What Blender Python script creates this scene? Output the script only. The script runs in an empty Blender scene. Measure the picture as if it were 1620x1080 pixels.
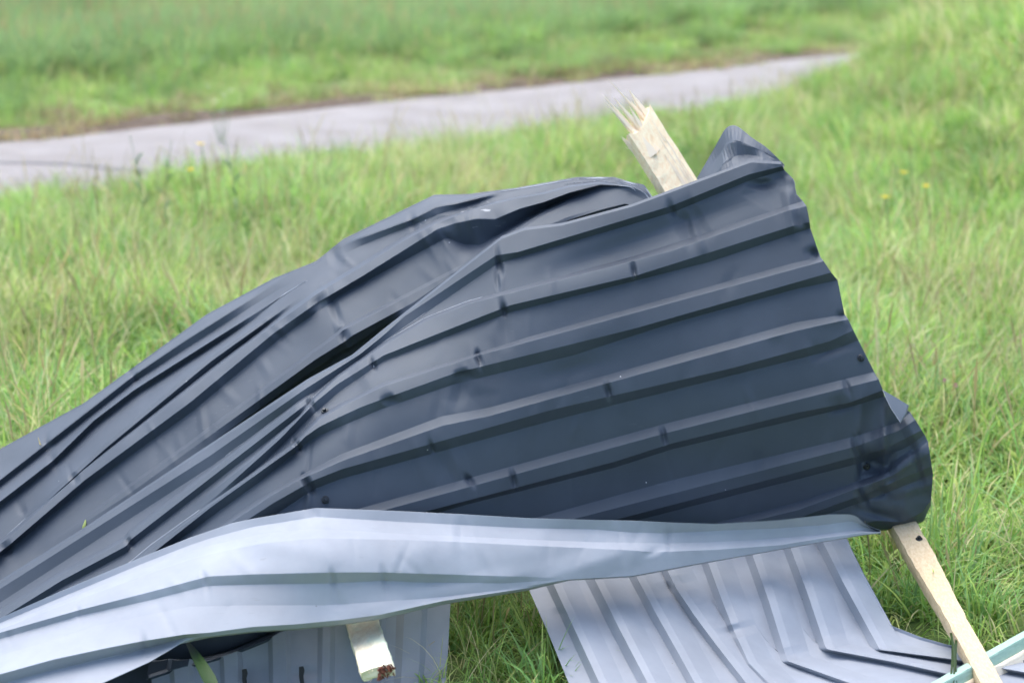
import bpy, bmesh, math, random
import numpy as np
from mathutils import Vector, Matrix

random.seed(7)
rng = np.random.default_rng(7)
scn = bpy.context.scene
COL = scn.collection

# ------------------------------------------------------------------ camera
PITCH = math.radians(13.0)
FPX = 3150.0                      # focal length in photo pixels (1620 wide)
CAMZ = 1.6
cam_d = bpy.data.cameras.new('camera')
cam = bpy.data.objects.new('camera', cam_d); COL.objects.link(cam)
cam.location = (0, 0, CAMZ)
cam.rotation_euler = (math.radians(90) - PITCH, 0, 0)
cam_d.sensor_width = 36.0
cam_d.lens = 36.0 * FPX / 1620.0
cam_d.clip_start = 0.05; cam_d.clip_end = 2000
cam_d.dof.use_dof = True
cam_d.dof.focus_distance = 4.25
cam_d.dof.aperture_fstop = 3.0
scn.camera = cam

# ------------------------------------------------------------------ light
SUN_EL, SUN_AZ = math.radians(70), math.radians(-25)   # azimuth clockwise from +Y
world = bpy.data.worlds.new('World'); scn.world = world; world.use_nodes = True
wn = world.node_tree; wn.nodes.clear()
sky = wn.nodes.new('ShaderNodeTexSky'); sky.sky_type = 'NISHITA'; sky.sun_disc = False
sky.sun_elevation = SUN_EL; sky.sun_rotation = SUN_AZ
sky.air_density = 1.0; sky.dust_density = 3.0; sky.ozone_density = 1.0; sky.altitude = 200
bg = wn.nodes.new('ShaderNodeBackground'); bg.inputs['Strength'].default_value = 0.15
wo = wn.nodes.new('ShaderNodeOutputWorld')
wn.links.new(sky.outputs[0], bg.inputs['Color']); wn.links.new(bg.outputs[0], wo.inputs['Surface'])
sun_d = bpy.data.lights.new('sun', 'SUN'); sun_d.energy = 1.5; sun_d.angle = math.radians(80)
sun_d.color = (1.0, 0.98, 0.95)
sun = bpy.data.objects.new('sun', sun_d); COL.objects.link(sun)
sdir = Vector((math.sin(SUN_AZ)*math.cos(SUN_EL), math.cos(SUN_AZ)*math.cos(SUN_EL), math.sin(SUN_EL)))
sun.rotation_euler = sdir.to_track_quat('Z', 'Y').to_euler()
sun.location = (3, -3, 8)
scn.view_settings.view_transform = 'Standard'; scn.view_settings.look = 'None'
scn.view_settings.exposure = 1.4; scn.view_settings.gamma = 1.0
scn.view_settings.use_curve_mapping = False
scn.render.engine = 'CYCLES'
scn.cycles.use_denoising = True
scn.cycles.max_bounces = 5; scn.cycles.diffuse_bounces = 3; scn.cycles.transmission_bounces = 3; scn.cycles.glossy_bounces = 3
scn.cycles.use_adaptive_sampling = True; scn.cycles.adaptive_threshold = 0.03

# ------------------------------------------------------------------ helpers
SP, CP = math.sin(PITCH), math.cos(PITCH)
def W(px, py, D):
    """world position of the point seen at photo pixel (px,py), D metres along the view axis"""
    px = np.asarray(px, float); py = np.asarray(py, float); D = np.asarray(D, float)
    a = (px - 810) / FPX; b = (540 - py) / FPX
    return np.stack([a*D, D*(CP + b*SP), CAMZ + D*(-SP + b*CP)], -1)
def DZ(px, py, z):
    return (CAMZ - z) / (SP + CP*(py - 540)/FPX)
def G(px, py, z=0.0):
    return W(px, py, DZ(px, py, z))
def sstep(a, b, x):
    t = np.clip((np.asarray(x, float)-a)/(b-a), 0, 1); return t*t*(3-2*t)

def tps(ctrl):
    c = np.array(ctrl, float); P = c[:, :2]/200.0; v = c[:, 2]; n = len(c)
    def U(r2): return r2*np.log(r2 + 1e-9)*0.5
    K = U(((P[:, None]-P[None])**2).sum(-1)) + np.eye(n)*0.02
    A = np.zeros((n+3, n+3)); A[:n, :n] = K; A[:n, n] = 1; A[:n, n+1:] = P; A[n, :n] = 1; A[n+1:, :n] = P.T
    w = np.linalg.solve(A, np.r_[v, 0, 0, 0])
    def f(x, y):
        sh = np.shape(x); q = np.stack([np.ravel(x), np.ravel(y)], -1)/200.0
        r2 = ((q[:, None]-P[None])**2).sum(-1)
        return (U(r2) @ w[:n] + w[n] + q @ w[n+1:]).reshape(sh)
    return f

def link(o, parent=None):
    COL.objects.link(o)
    if parent is not None:
        o.parent = parent; o.location = -Vector(parent.location)
    return o
def tag(o, label=None, cat=None, group=None, kind=None):
    if label: o['label'] = label
    if cat: o['category'] = cat
    if group: o['group'] = group
    if kind: o['kind'] = kind
    return o
def empty(name, loc, label, cat, group=None):
    o = bpy.data.objects.new(name, None); o.empty_display_size = 0.05
    COL.objects.link(o); o.location = Vector([float(c) for c in loc])
    return tag(o, label, cat, group)
def mesh_obj(name, verts, faces, mat, parent=None, smooth=True):
    me = bpy.data.meshes.new(name)
    me.from_pydata([tuple(map(float, v)) for v in verts], [], faces)
    for m in (mat if isinstance(mat, (list, tuple)) else [mat]): me.materials.append(m)
    if smooth: me.polygons.foreach_set('use_smooth', [True]*len(me.polygons))
    me.update()
    return link(bpy.data.objects.new(name, me), parent)

# ------------------------------------------------------------------ materials
def new_mat(name):
    m = bpy.data.materials.new(name); m.use_nodes = True
    nt = m.node_tree; return m, nt, nt.nodes['Principled BSDF']
def N(nt, t, **kw):
    n = nt.nodes.new(t)
    for k, v in kw.items():
        if k in n.inputs: n.inputs[k].default_value = v
        else: setattr(n, k, v)
    return n
def ramp(nt, fac, stops):
    r = nt.nodes.new('ShaderNodeValToRGB'); e = r.color_ramp.elements
    while len(e) > 1: e.remove(e[0])
    e[0].position = stops[0][0]; e[0].color = (*stops[0][1], 1)
    for p, c in stops[1:]:
        k = e.new(p); k.color = (*c, 1)
    nt.links.new(fac, r.inputs[0]); return r.outputs[0]
def mixc(nt, f, a, b):
    m = nt.nodes.new('ShaderNodeMix'); m.data_type = 'RGBA'
    for s, v in ((m.inputs[0], f), (m.inputs[6], a), (m.inputs[7], b)):
        if hasattr(v, 'is_output'): nt.links.new(v, s)
        else: s.default_value = v if not isinstance(v, tuple) else (*v, 1)
    return m.outputs[2]

def sheet_mat(name, base, rough, spec, speck=True, spk_col=(0.6, 0.62, 0.65), ior=1.5, scuff=(0.10, 0.11, 0.13), worn=None):
    m, nt, b = new_mat(name); L = nt.links
    tc = N(nt, 'ShaderNodeNewGeometry')
    n1 = N(nt, 'ShaderNodeTexNoise', Scale=6.0, Detail=5.0, Roughness=0.6); L.new(tc.outputs['Position'], n1.inputs['Vector'])
    dust = ramp(nt, n1.outputs[0], [(0.35, tuple(c*0.90 for c in base)), (0.7, tuple(min(1, c*1.10+0.004) for c in base))])
    col = dust
    if speck:
        v = N(nt, 'ShaderNodeTexVoronoi', Scale=34.0); L.new(tc.outputs['Position'], v.inputs['Vector'])
        wn_ = N(nt, 'ShaderNodeMath', operation='LESS_THAN'); wn_.inputs[1].default_value = 0.045
        L.new(v.outputs['Distance'], wn_.inputs[0])
        sep = N(nt, 'ShaderNodeSeparateColor'); L.new(v.outputs['Color'], sep.inputs[0])
        g = N(nt, 'ShaderNodeMath', operation='GREATER_THAN'); g.inputs[1].default_value = 0.93; L.new(sep.outputs[0], g.inputs[0])
        mu = N(nt, 'ShaderNodeMath', operation='MULTIPLY'); L.new(wn_.outputs[0], mu.inputs[0]); L.new(g.outputs[0], mu.inputs[1])
        col = mixc(nt, mu.outputs[0], dust, spk_col)
    # scuffs: fine streaks in broken patches
    mp = N(nt, 'ShaderNodeMapping'); mp.inputs['Rotation'].default_value = (0.3, 0.5, 0.2); mp.inputs['Scale'].default_value = (7, 60, 90)
    L.new(tc.outputs['Position'], mp.inputs[0])
    ns = N(nt, 'ShaderNodeTexNoise', Scale=2.0, Detail=3.0); L.new(mp.outputs[0], ns.inputs['Vector'])
    nm = N(nt, 'ShaderNodeTexNoise', Scale=3.3, Detail=3.0); L.new(tc.outputs['Position'], nm.inputs['Vector'])
    fa = ramp(nt, ns.outputs[0], [(0.66, (0, 0, 0)), (0.72, (1, 1, 1))]); fb = ramp(nt, nm.outputs[0], [(0.54, (0, 0, 0)), (0.68, (0.5, 0.5, 0.5))])
    mu2 = N(nt, 'ShaderNodeMix', data_type='RGBA', blend_type='MULTIPLY'); mu2.inputs[0].default_value = 1.0
    L.new(fa, mu2.inputs[6]); L.new(fb, mu2.inputs[7])
    col = mixc(nt, mu2.outputs[2], col, scuff)
    if worn is not None:                                    # paint scraped off one crumpled ridge
        vd = N(nt, 'ShaderNodeVectorMath', operation='DISTANCE'); vd.inputs[1].default_value = worn
        L.new(tc.outputs['Position'], vd.inputs[0])
        near_ = ramp(nt, vd.outputs['Value'], [(0.03, (1, 1, 1)), (0.10, (0, 0, 0))])
        mpw = N(nt, 'ShaderNodeMapping'); mpw.inputs['Rotation'].default_value = (0, 0.45, 0); mpw.inputs['Scale'].default_value = (28, 70, 95); L.new(tc.outputs['Position'], mpw.inputs[0])
        nw = N(nt, 'ShaderNodeTexNoise', Scale=1.0, Detail=4.0); L.new(mpw.outputs[0], nw.inputs['Vector'])
        fw = ramp(nt, nw.outputs[0], [(0.65, (0, 0, 0)), (0.70, (0.8, 0.8, 0.8))])
        mw = N(nt, 'ShaderNodeMix', data_type='RGBA', blend_type='MULTIPLY'); mw.inputs[0].default_value = 1.0
        L.new(near_, mw.inputs[6]); L.new(fw, mw.inputs[7]); col = mixc(nt, mw.outputs[2], col, (0.42, 0.43, 0.44))
    L.new(col, b.inputs['Base Color'])
    n2 = N(nt, 'ShaderNodeTexNoise', Scale=18.0, Detail=4.0); L.new(tc.outputs['Position'], n2.inputs['Vector'])
    mr = N(nt, 'ShaderNodeMapRange'); mr.inputs[3].default_value = rough-0.05; mr.inputs[4].default_value = rough+0.07
    L.new(n2.outputs[0], mr.inputs[0]); L.new(mr.outputs[0], b.inputs['Roughness'])
    n3 = N(nt, 'ShaderNodeTexNoise', Scale=420.0, Detail=2.0); L.new(tc.outputs['Position'], n3.inputs['Vector'])
    bp = N(nt, 'ShaderNodeBump', Strength=0.06, Distance=0.001); L.new(n3.outputs[0], bp.inputs['Height']); L.new(bp.outputs[0], b.inputs['Normal'])
    b.inputs['IOR'].default_value = ior
    b.inputs['Specular IOR Level'].default_value = spec
    return m
M_DARK = sheet_mat('anthracite_paint', (0.036, 0.046, 0.066), 0.57, 0.5, ior=1.55, worn=tuple(map(float, W(748, 332, 4.76)))); M_DARK.node_tree.nodes['Principled BSDF'].inputs['Specular Tint'].default_value = (0.84, 0.95, 1.0, 1)
M_LIGHT = sheet_mat('grey_primer', (0.265, 0.288, 0.325), 0.52, 0.35, spk_col=(0.12, 0.11, 0.09), scuff=(0.20, 0.20, 0.19))

def wood_mat(name, a, b_, green=None):
    m, nt, b = new_mat(name); L = nt.links
    tc = N(nt, 'ShaderNodeTexCoord')
    mp = N(nt, 'ShaderNodeMapping'); mp.inputs['Scale'].default_value = (90, 90, 4); L.new(tc.outputs['UV'], mp.inputs[0])
    n1 = N(nt, 'ShaderNodeTexNoise', Scale=1.0, Detail=6.0, Roughness=0.65, Distortion=0.6); L.new(mp.outputs[0], n1.inputs['Vector'])
    col = ramp(nt, n1.outputs[0], [(0.3, a), (0.62, b_)])
    if green:
        n2 = N(nt, 'ShaderNodeTexNoise', Scale=9.0, Detail=3.0); L.new(tc.outputs['UV'], n2.inputs['Vector'])
        f = ramp(nt, n2.outputs[0], [(0.45, (0, 0, 0)), (0.62, (1, 1, 1))])
        col = mixc(nt, f, col, green)
    L.new(col, b.inputs['Base Color']); b.inputs['Roughness'].default_value = 0.75
    bp = N(nt, 'ShaderNodeBump', Strength=0.15, Distance=0.001); L.new(n1.outputs[0], bp.inputs['Height']); L.new(bp.outputs[0], b.inputs['Normal'])
    return m
M_WOOD = wood_mat('sawn_pine', (0.55, 0.40, 0.23), (0.68, 0.54, 0.34))
M_WOODG = wood_mat('tinted_pine', (0.74, 0.62, 0.42), (0.84, 0.76, 0.56), (0.66, 0.74, 0.56))
M_FRESH = wood_mat('fresh_split_pine', (0.86, 0.68, 0.49), (0.92, 0.80, 0.62))
M_PALE = wood_mat('pale_broken_pine', (0.84, 0.60, 0.36), (0.92, 0.78, 0.54))
M_MINT = wood_mat('mint_treated_pine', (0.28, 0.44, 0.35), (0.35, 0.50, 0.41))
M_ROT, _nt, _b = new_mat('rust_brown_wood'); _b.inputs['Base Color'].default_value = (0.16, 0.055, 0.03, 1); _b.inputs['Roughness'].default_value = 0.9
M_STEEL, _nt, _b = new_mat('black_screw'); _b.inputs['Base Color'].default_value = (0.03, 0.035, 0.04, 1); _b.inputs['Metallic'].default_value = 0.6; _b.inputs['Roughness'].default_value = 0.4
M_SLOT, _nt, _b = new_mat('slot_black'); _b.inputs['Base Color'].default_value = (0.02, 0.02, 0.022, 1); _b.inputs['Roughness'].default_value = 0.7

def leaf_mat(name, tint=None):
    m, nt, b = new_mat(name); L = nt.links
    if tint is None:
        at = N(nt, 'ShaderNodeAttribute', attribute_name='col', attribute_type='GEOMETRY')
        oi = N(nt, 'ShaderNodeObjectInfo')
        hs = N(nt, 'ShaderNodeHueSaturation'); L.new(at.outputs['Color'], hs.inputs['Color'])
        mr = N(nt, 'ShaderNodeMapRange'); mr.inputs[3].default_value = 0.8; mr.inputs[4].default_value = 1.2
        L.new(oi.outputs['Random'], mr.inputs[0]); L.new(mr.outputs[0], hs.inputs['Value'])
        c = hs.outputs[0]; L.new(c, b.inputs['Base Color'])
    else:
        b.inputs['Base Color'].default_value = (*tint, 1); c = None
    b.inputs['Roughness'].default_value = 0.5; b.inputs['Specular IOR Level'].default_value = 0.35
    tr = N(nt, 'ShaderNodeBsdfTranslucent')
    if c is not None: L.new(c, tr.inputs[0])
    else: tr.inputs[0].default_value = (*tint, 1)
    mx = N(nt, 'ShaderNodeMixShader'); mx.inputs[0].default_value = 0.45
    L.new(b.outputs[0], mx.inputs[1]); L.new(tr.outputs[0], mx.inputs[2])
    L.new(mx.outputs[0], nt.nodes['Material Output'].inputs[0])
    return m
M_GRASS = leaf_mat('grass_blade')

# ------------------------------------------------------------------ terrain
PF0, PF1 = G(0, 228), G(1300, 92)
pdir = (PF1-PF0)[:2]; pdir /= np.linalg.norm(pdir)
pnor = np.array([pdir[1], -pdir[0]])            # towards the camera
PATH_W = 1.95
def path_t(x, y):
    return (np.asarray(x)-PF0[0])*pnor[0] + (np.asarray(y)-PF0[1])*pnor[1]
def path_s(x, y):
    return (np.asarray(x)-PF0[0])*pdir[0] + (np.asarray(y)-PF0[1])*pdir[1]
def gz(x, y):
    x = np.asarray(x, float); y = np.asarray(y, float)
    t = path_t(x, y)
    und = 0.035*np.sin(x*1.7+0.4)*np.sin(y*1.1+1.0) + 0.02*np.sin(x*3.9+y*2.7)
    near = sstep(PATH_W+0.2, PATH_W+1.6, t); far = sstep(0.1, 2.0, -t)
    bank = 0.62*sstep(1.5, 3.7, x)*sstep(6.5, 12.0, y)*sstep(PATH_W-0.1, PATH_W+1.0, t)
    z = und*np.maximum(near, far)*sstep(4.5, 6.5, y) + bank + 0.05*far
    inpath = (t > -0.05) & (t < PATH_W+0.05)
    return np.where(inpath, -0.02, z)

def grid_mesh(name, xs, ys, zf, mat):
    X, Y = np.meshgrid(xs, ys); Z = zf(X, Y)
    v = np.stack([X, Y, Z], -1).reshape(-1, 3); nx, ny = len(xs), len(ys)
    f = [(j*nx+i, j*nx+i+1, (j+1)*nx+i+1, (j+1)*nx+i) for j in range(ny-1) for i in range(nx-1)]
    return mesh_obj(name, v, f, mat)
m, nt, b = new_mat('meadow_soil'); L = nt.links
g = N(nt, 'ShaderNodeNewGeometry')
n1 = N(nt, 'ShaderNodeTexNoise', Scale=7.0, Detail=8.0, Roughness=0.7); L.new(g.outputs['Position'], n1.inputs['Vector'])
L.new(ramp(nt, n1.outputs[0], [(0.3, (0.07, 0.10, 0.025)), (0.6, (0.13, 0.19, 0.045)), (0.75, (0.20, 0.20, 0.08))]), b.inputs['Base Color'])
b.inputs['Roughness'].default_value = 0.95
xs = np.r_[-400, -150, -60, -30, -20, np.arange(-14, 14.01, 0.25), 20, 30, 60, 150, 400]
ys = np.r_[-300, -60, -10, 0, 2, np.arange(3, 34.01, 0.25), 40, 60, 120, 300, 800]
ground = tag(grid_mesh('ground', xs, ys, gz, m), kind='structure')

# path of worn asphalt
m, nt, b = new_mat('pale_asphalt'); L = nt.links
g = N(nt, 'ShaderNodeNewGeometry')
n1 = N(nt, 'ShaderNodeTexNoise', Scale=160.0, Detail=4.0); L.new(g.outputs['Position'], n1.inputs['Vector'])
n2 = N(nt, 'ShaderNodeTexNoise', Scale=2.2, Detail=6.0); L.new(g.outputs['Position'], n2.inputs['Vector'])
c1 = ramp(nt, n1.outputs[0], [(0.3, (0.205, 0.19, 0.182)), (0.7, (0.31, 0.288, 0.275))])
c2 = ramp(nt, n2.outputs[0], [(0.35, (0.80, 0.78, 0.76)), (0.65, (1, 1, 1))])
mm = N(nt, 'ShaderNodeMix', data_type='RGBA', blend_type='MULTIPLY'); mm.inputs[0].default_value = 1.0
L.new(c1, mm.inputs[6]); L.new(c2, mm.inputs[7]); L.new(mm.outputs[2], b.inputs['Base Color'])
b.inputs['Roughness'].default_value = 0.9
bp = N(nt, 'ShaderNodeBump', Strength=0.4, Distance=0.004); L.new(n1.outputs[0], bp.inputs['Height']); L.new(bp.outputs[0], b.inputs['Normal'])
ss = np.arange(-14, 16.01, 0.4); v = []; f = []
prof = [(-0.06, -0.03), (0.0, 0.012), (0.5, 0.022), (0.9, 0.025), (1.3, 0.022), (PATH_W, 0.012), (PATH_W+0.06, -0.03)]
for s in ss:
    wob = 0.05*math.sin(s*1.3)+0.03*math.sin(s*3.1)
    for k, (t, z) in enumerate(prof):
        tt = t + (wob if k in (0, 1) else -wob if k > 4 else 0)
        p = PF0[:2] + pdir*s + pnor*tt; v.append((p[0], p[1], z))
n = len(prof)
for j in range(len(ss)-1):
    for i in range(n-1): f.append((j*n+i, j*n+i+1, (j+1)*n+i+1, (j+1)*n+i))
path = tag(mesh_obj('path', v, f, m), kind='structure')
# tar seam on the path (the dark curving line at the left)
M_TAR, nt, b = new_mat('tar'); b.inputs['Base Color'].default_value = (0.05, 0.05, 0.055, 1); b.inputs['Roughness'].default_value = 0.6
v = []; f = []
sp = [(-80, 252), (0, 256), (60, 257), (120, 259), (170, 264), (240, 269), (300, 268)]
for i, (x, y) in enumerate(sp):
    p = G(x, y, 0.03); v += [(p[0], p[1]-0.018, 0.030), (p[0], p[1]+0.018, 0.030)]
    if i: f.append((2*i-2, 2*i, 2*i+1, 2*i-1))
mesh_obj('tar_seam', v, f, M_TAR, path)
# bare soil along the far edge of the path
m, nt, b = new_mat('bare_soil'); L = nt.links
g = N(nt, 'ShaderNodeNewGeometry')
n1 = N(nt, 'ShaderNodeTexNoise', Scale=14.0, Detail=8.0, Roughness=0.7); L.new(g.outputs['Position'], n1.inputs['Vector'])
L.new(ramp(nt, n1.outputs[0], [(0.3, (0.07, 0.05, 0.035)), (0.7, (0.16, 0.115, 0.08))]), b.inputs['Base Color']); b.inputs['Roughness'].default_value = 0.95
bp = N(nt, 'ShaderNodeBump', Strength=0.8, Distance=0.03); L.new(n1.outputs[0], bp.inputs['Height']); L.new(bp.outputs[0], b.inputs['Normal'])
v = []; f = []; prof = [-0.42, -0.32, -0.2, -0.08, 0.03]
for s in ss:
    for k, t in enumerate(prof):
        p = PF0[:2] + pdir*s + pnor*(t - (0.15*math.sin(s*2.1) if k < 1 else 0))
        v.append((p[0], p[1], float(gz(p[0], p[1]))+0.012+0.035*(0 < k < 4)*(1+math.sin(s*4+k))*0.5))
n = len(prof)
for j in range(len(ss)-1):
    for i in range(n-1): f.append((j*n+i, j*n+i+1, (j+1)*n+i+1, (j+1)*n+i))
tag(mesh_obj('soil_verge', v, f, m), kind='structure')

# ------------------------------------------------------------------ corrugated sheets
def rdp(p, tol):
    if len(p) < 3: return p
    tf = tol if callable(tol) else (lambda x: tol)
    a, b_ = p[0], p[-1]; d = b_-a; L_ = np.hypot(*d)
    dist = np.abs(d[0]*(p[:, 1]-a[1]) - d[1]*(p[:, 0]-a[0]))/L_
    dist = dist/np.array([tf(x) for x in p[:, 0]])
    k = int(dist.argmax())
    if dist[k] < 1: return np.array([a, b_])
    return np.r_[rdp(p[:k+1], tol)[:-1], rdp(p[k:], tol)]
def resample(pts, n, keep=None):
    p = np.array(pts, float)
    if keep: p = rdp(p, keep)
    p = p; d = np.r_[0, np.cumsum(np.hypot(*np.diff(p, axis=0).T))]
    t = np.linspace(0, d[-1], n)
    q = np.stack([np.interp(t, d, p[:, 0]), np.interp(t, d, p[:, 1])], -1)
    k = np.array([1, 2, 3, 2, 1.])/9 if n < 500 else np.array([.5, 1, 2, 1, .5])/5
    pad = np.pad(q, ((2, 2), (0, 0)), mode='reflect', reflect_type='odd')
    q = np.stack([np.convolve(pad[:, i], k, 'valid') for i in (0, 1)], -1)
    return q
def dent_field(dents):
    def f(x, y):
        z = np.zeros_like(x)
        for d in dents:
            kind, cx, cy, a, rx, ry, amp = d[:7]
            c, s = math.cos(math.radians(a)), math.sin(math.radians(a))
            u = ((x-cx)*c + (y-cy)*s)/rx; w = (-(x-cx)*s + (y-cy)*c)/ry
            if kind == 'bump': z += amp*np.exp(-(u*u+w*w)*1.6)
            elif kind == 'cone': z += amp*np.clip(1-np.hypot(u, w), 0, None)
            elif kind == 'tent': z += amp*np.clip(1-np.abs(w), 0, None)*np.clip(1-np.abs(u), 0, 1)**0.6
            elif kind == 'pyr': z += amp*np.clip(1-np.maximum(np.abs(u), np.abs(w)), 0, None)
            elif kind == 'step': z += amp*sstep(-1, 1, w)*np.exp(-u*u*1.5)
        return z
    return f
def wav(seed, amp, sx, sy):
    r = np.random.default_rng(seed); w = r.uniform(-1, 1, (9, 2)); ph = r.uniform(0, 6.28, 9)
    def f(x, y):
        z = 0
        for (a, b_), p in zip(w, ph): z = z + np.sin(x/sx*a*2.5 + y/sy*b_*2.5 + p)
        return z*amp/3.0
    return f
def sheet(name, lines, field, parent, mats, n=380, dents=(), wave=None, thick=0.0008, keep=None):
    """lines: list of (polyline, relief, subdivisions to the next line)"""
    df = dent_field(dents)
    rows = []; hs = []
    R = [(resample(l[0], n, keep), (field(*resample(l[0], n, keep).T) - l[1][1](resample(l[0], n, keep)[:, 0]) if isinstance(l[1], tuple) else l[1](resample(l[0], n, keep)[:, 0]) if callable(l[1]) else np.full(n, float(l[1]))), l[2]) for l in lines]
    for i, (q, h, sub) in enumerate(R):
        if i == len(R)-1:
            rows.append(q); hs.append(h); break
        q2, h2, _ = R[i+1]
        if sub <= 1: ts = [0, 0.035, 0.5, 0.965]
        else: ts = [0, 0.015] + list(np.linspace(0.08, 0.92, sub)) + [0.985]
        for t in ts:
            rows.append(q*(1-t)+q2*t); hs.append(h*(1-t)+h2*t)
    Q = np.array(rows); H = np.array(hs)
    D = field(Q[..., 0], Q[..., 1]) - H + df(Q[..., 0], Q[..., 1])
    if wave is not None: D = D + wave(Q[..., 0], Q[..., 1])
    V = W(Q[..., 0], Q[..., 1], D); nv, nu = V.shape[:2]
    nn = np.cross(V[:-1, 1:]-V[:-1, :-1], V[1:, :-1]-V[:-1, :-1])
    tocam = (nn*(np.array([0, 0, CAMZ])-V[:-1, :-1])).sum() > 0
    f = []
    for j in range(nv-1):
        for i in range(nu-1):
            q = (j*nu+i, j*nu+i+1, (j+1)*nu+i+1, (j+1)*nu+i)
            f.append(q if tocam else q[::-1])
    o = mesh_obj(name, V.reshape(-1, 3), f, mats, parent)
    sm = o.modifiers.new('thickness', 'SOLIDIFY'); sm.thickness = thick; sm.offset = -1
    sm.material_offset = 1 if len(mats) > 1 else 0; sm.material_offset_rim = 1 if len(mats) > 1 and mats[0] is M_DARK else 0
    return o
def off(pts, dx, dy): return [(x+dx, y+dy) for x, y in pts]

HR = 0.019
# ---- sheet A: the big dark folded panel in front
R0_ct = [(1237,257),(1210,254),(1188,254),(1161,262),(1111,286),(1062,304),(1000,324),(923,345),(888,354),(849,358),(830,361),(793,375),(767,392),(727,425),(690,458),(650,489),(607,521),(573,547),(557,562),(540,572),(513,587),(487,600),(460,619),(400,657),(333,703),(233,770),(133,835),(0,918),(-70,962)]
R0_cb = [(1238,263),(1205,271),(1185,276),(1124,301),(1062,326),(1000,341),(923,365),(873,381),(820,399),(803,402),(785,404),(775,411),(747,427),(707,455),(673,477),(640,500),(607,530),(570,560),(533,583),(480,617),(433,650),(400,675),(333,720),(233,783),(133,848),(0,930),(-70,975)]
R0_ft = [(1241,269),(1205,281),(1185,286),(1124,312),(1067,335),(1000,352),(923,377),(873,395),(820,411),(803,414),(787,417),(770,428),(747,443),(707,472),(673,494),(640,516),(607,541),(570,570),(533,594),(480,630),(433,664),(400,691),(333,738),(233,801),(133,867),(0,954),(-70,998)]
X_cb = [(1258,297),(1100,357),(1000,380),(900,407),(800,437),(720,482),(640,528),(580,565),(520,612),(487,635),(460,658),(400,703),(333,757),(267,808),(207,853),(200,863),(133,897),(97,918),(0,978),(-70,1022)]
R1_lip = [(1270,318),(1245,326),(1198,338),(1148,358),(1091,378),(1000,406),(907,430),(807,456),(740,476),(673,502),(607,540),(575,562),(533,592),(495,628),(474,655),(433,690),(403,718),(333,774),(250,838),(133,922),(0,1000),(-70,1042)]
R1_ct = [(1276,326),(1247,333),(1198,352),(1124,378),(1062,397),(1007,412),(907,437),(807,461),(740,481),(673,508),(607,546),(575,568),(533,598),(497,632),(477,658),(437,693),(406,721),(337,778),(255,842),(138,926),(0,1004),(-70,1046)]
R1_cb = [(1281,352),(1260,356),(1198,375),(1124,398),(1062,417),(1007,436),(907,457),(807,483),(773,497),(723,515),(673,533),(607,562),(587,573),(533,608),(500,635),(483,650),(443,694),(412,722),(345,782),(260,846),(140,930),(0,1009),(-70,1051)]
R1_ft = [(1282,361),(1260,368),(1198,388),(1124,414),(1062,430),(1010,445),(907,468),(807,494),(773,508),(723,528),(673,549),(607,571),(592,580),(540,617),(507,647),(490,660),(455,697),(422,727),(352,787),(265,851),(143,934),(0,1014),(-70,1056)]
R2_lip = [(1298,407),(1260,415),(1177,440),(1060,470),(1000,488),(940,504),(840,532),(757,556),(673,581),(607,605),(540,637),(500,660),(478,682),(464,700),(400,744),(333,793),(270,838),(240,860),(140,942),(0,1021),(-70,1062)]
R2_ct = [(1303,413),(1260,423),(1160,451),(1060,479),(1007,495),(940,512),(840,539),(757,562),(673,587),(607,611),(540,643),(503,665),(480,686),(466,703),(401,748),(334,797),(273,842),(243,864),(142,946),(0,1026),(-70,1066)]
R2_cb = [(1315,431),(1260,445),(1160,475),(1060,503),(1007,519),(907,545),(840,560),(773,577),(720,590),(673,607),(630,625),(603,633),(573,643),(540,658),(505,675),(482,691),(469,705),(402,752),(336,800),(284,840),(250,867),(145,951),(0,1032),(-70,1072)]
R2_ft = [(1325,443),(1260,457),(1160,487),(1060,512),(1007,532),(907,562),(840,577),(773,592),(720,607),(673,623),(630,637),(603,647),(573,660),(540,673),(507,688),(486,700),(474,711),(409,763),(338,813),(290,848),(256,873),(150,960),(0,1042),(-70,1082)]
R3_lip = [(1336,497),(1260,510),(1160,538),(1060,567),(973,590),(873,618),(773,645),(700,658),(650,675),(607,693),(540,718),(488,743),(470,752),(430,775),(390,800),(300,862),(200,925),(0,1050),(-70,1090)]
R3_ct = [(1342,505),(1260,523),(1160,551),(1060,578),(973,604),(873,631),(773,658),(700,673),(650,689),(607,706),(540,729),(490,751),(471,760),(432,782),(392,807),(302,869),(202,931),(0,1056),(-70,1096)]
R3_cb = [(1350,522),(1313,540),(1260,553),(1160,582),(1060,606),(973,627),(873,648),(773,677),(687,703),(623,722),(540,742),(495,760),(468,776),(433,795),(395,820),(305,880),(205,942),(0,1061),(-70,1101)]
R3_ft = [(1358,538),(1320,553),(1260,567),(1160,593),(1060,618),(973,641),(873,665),(773,693),(690,715),(623,736),(540,757),(497,773),(471,789),(434,815),(400,842),(310,896),(210,956),(0,1066),(-70,1106)]
def hid(pts, tail): return pts + tail
R4_lip = [(1383,588),(1337,600),(1260,618),(1160,643),(1060,668),(973,693),(873,720),(810,735),(747,752),(673,773),(607,793),(540,812),(480,838),(400,876),(300,928),(200,985),(0,1070),(-70,1110)]
R4_ct = [(1390,600),(1337,615),(1260,632),(1160,657),(1060,683),(973,709),(873,736),(807,754),(747,767),(673,786),(607,806),(540,825),(480,850),(400,886),(300,936),(200,991),(0,1073),(-70,1113)]
R4_cb = [(1397,617),(1343,637),(1260,653),(1160,678),(1060,702),(973,730),(873,757),(813,771),(740,788),(663,808),(600,827),(540,844),(480,866),(400,900),(300,948),(200,1000),(0,1076),(-70,1116)]
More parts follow.
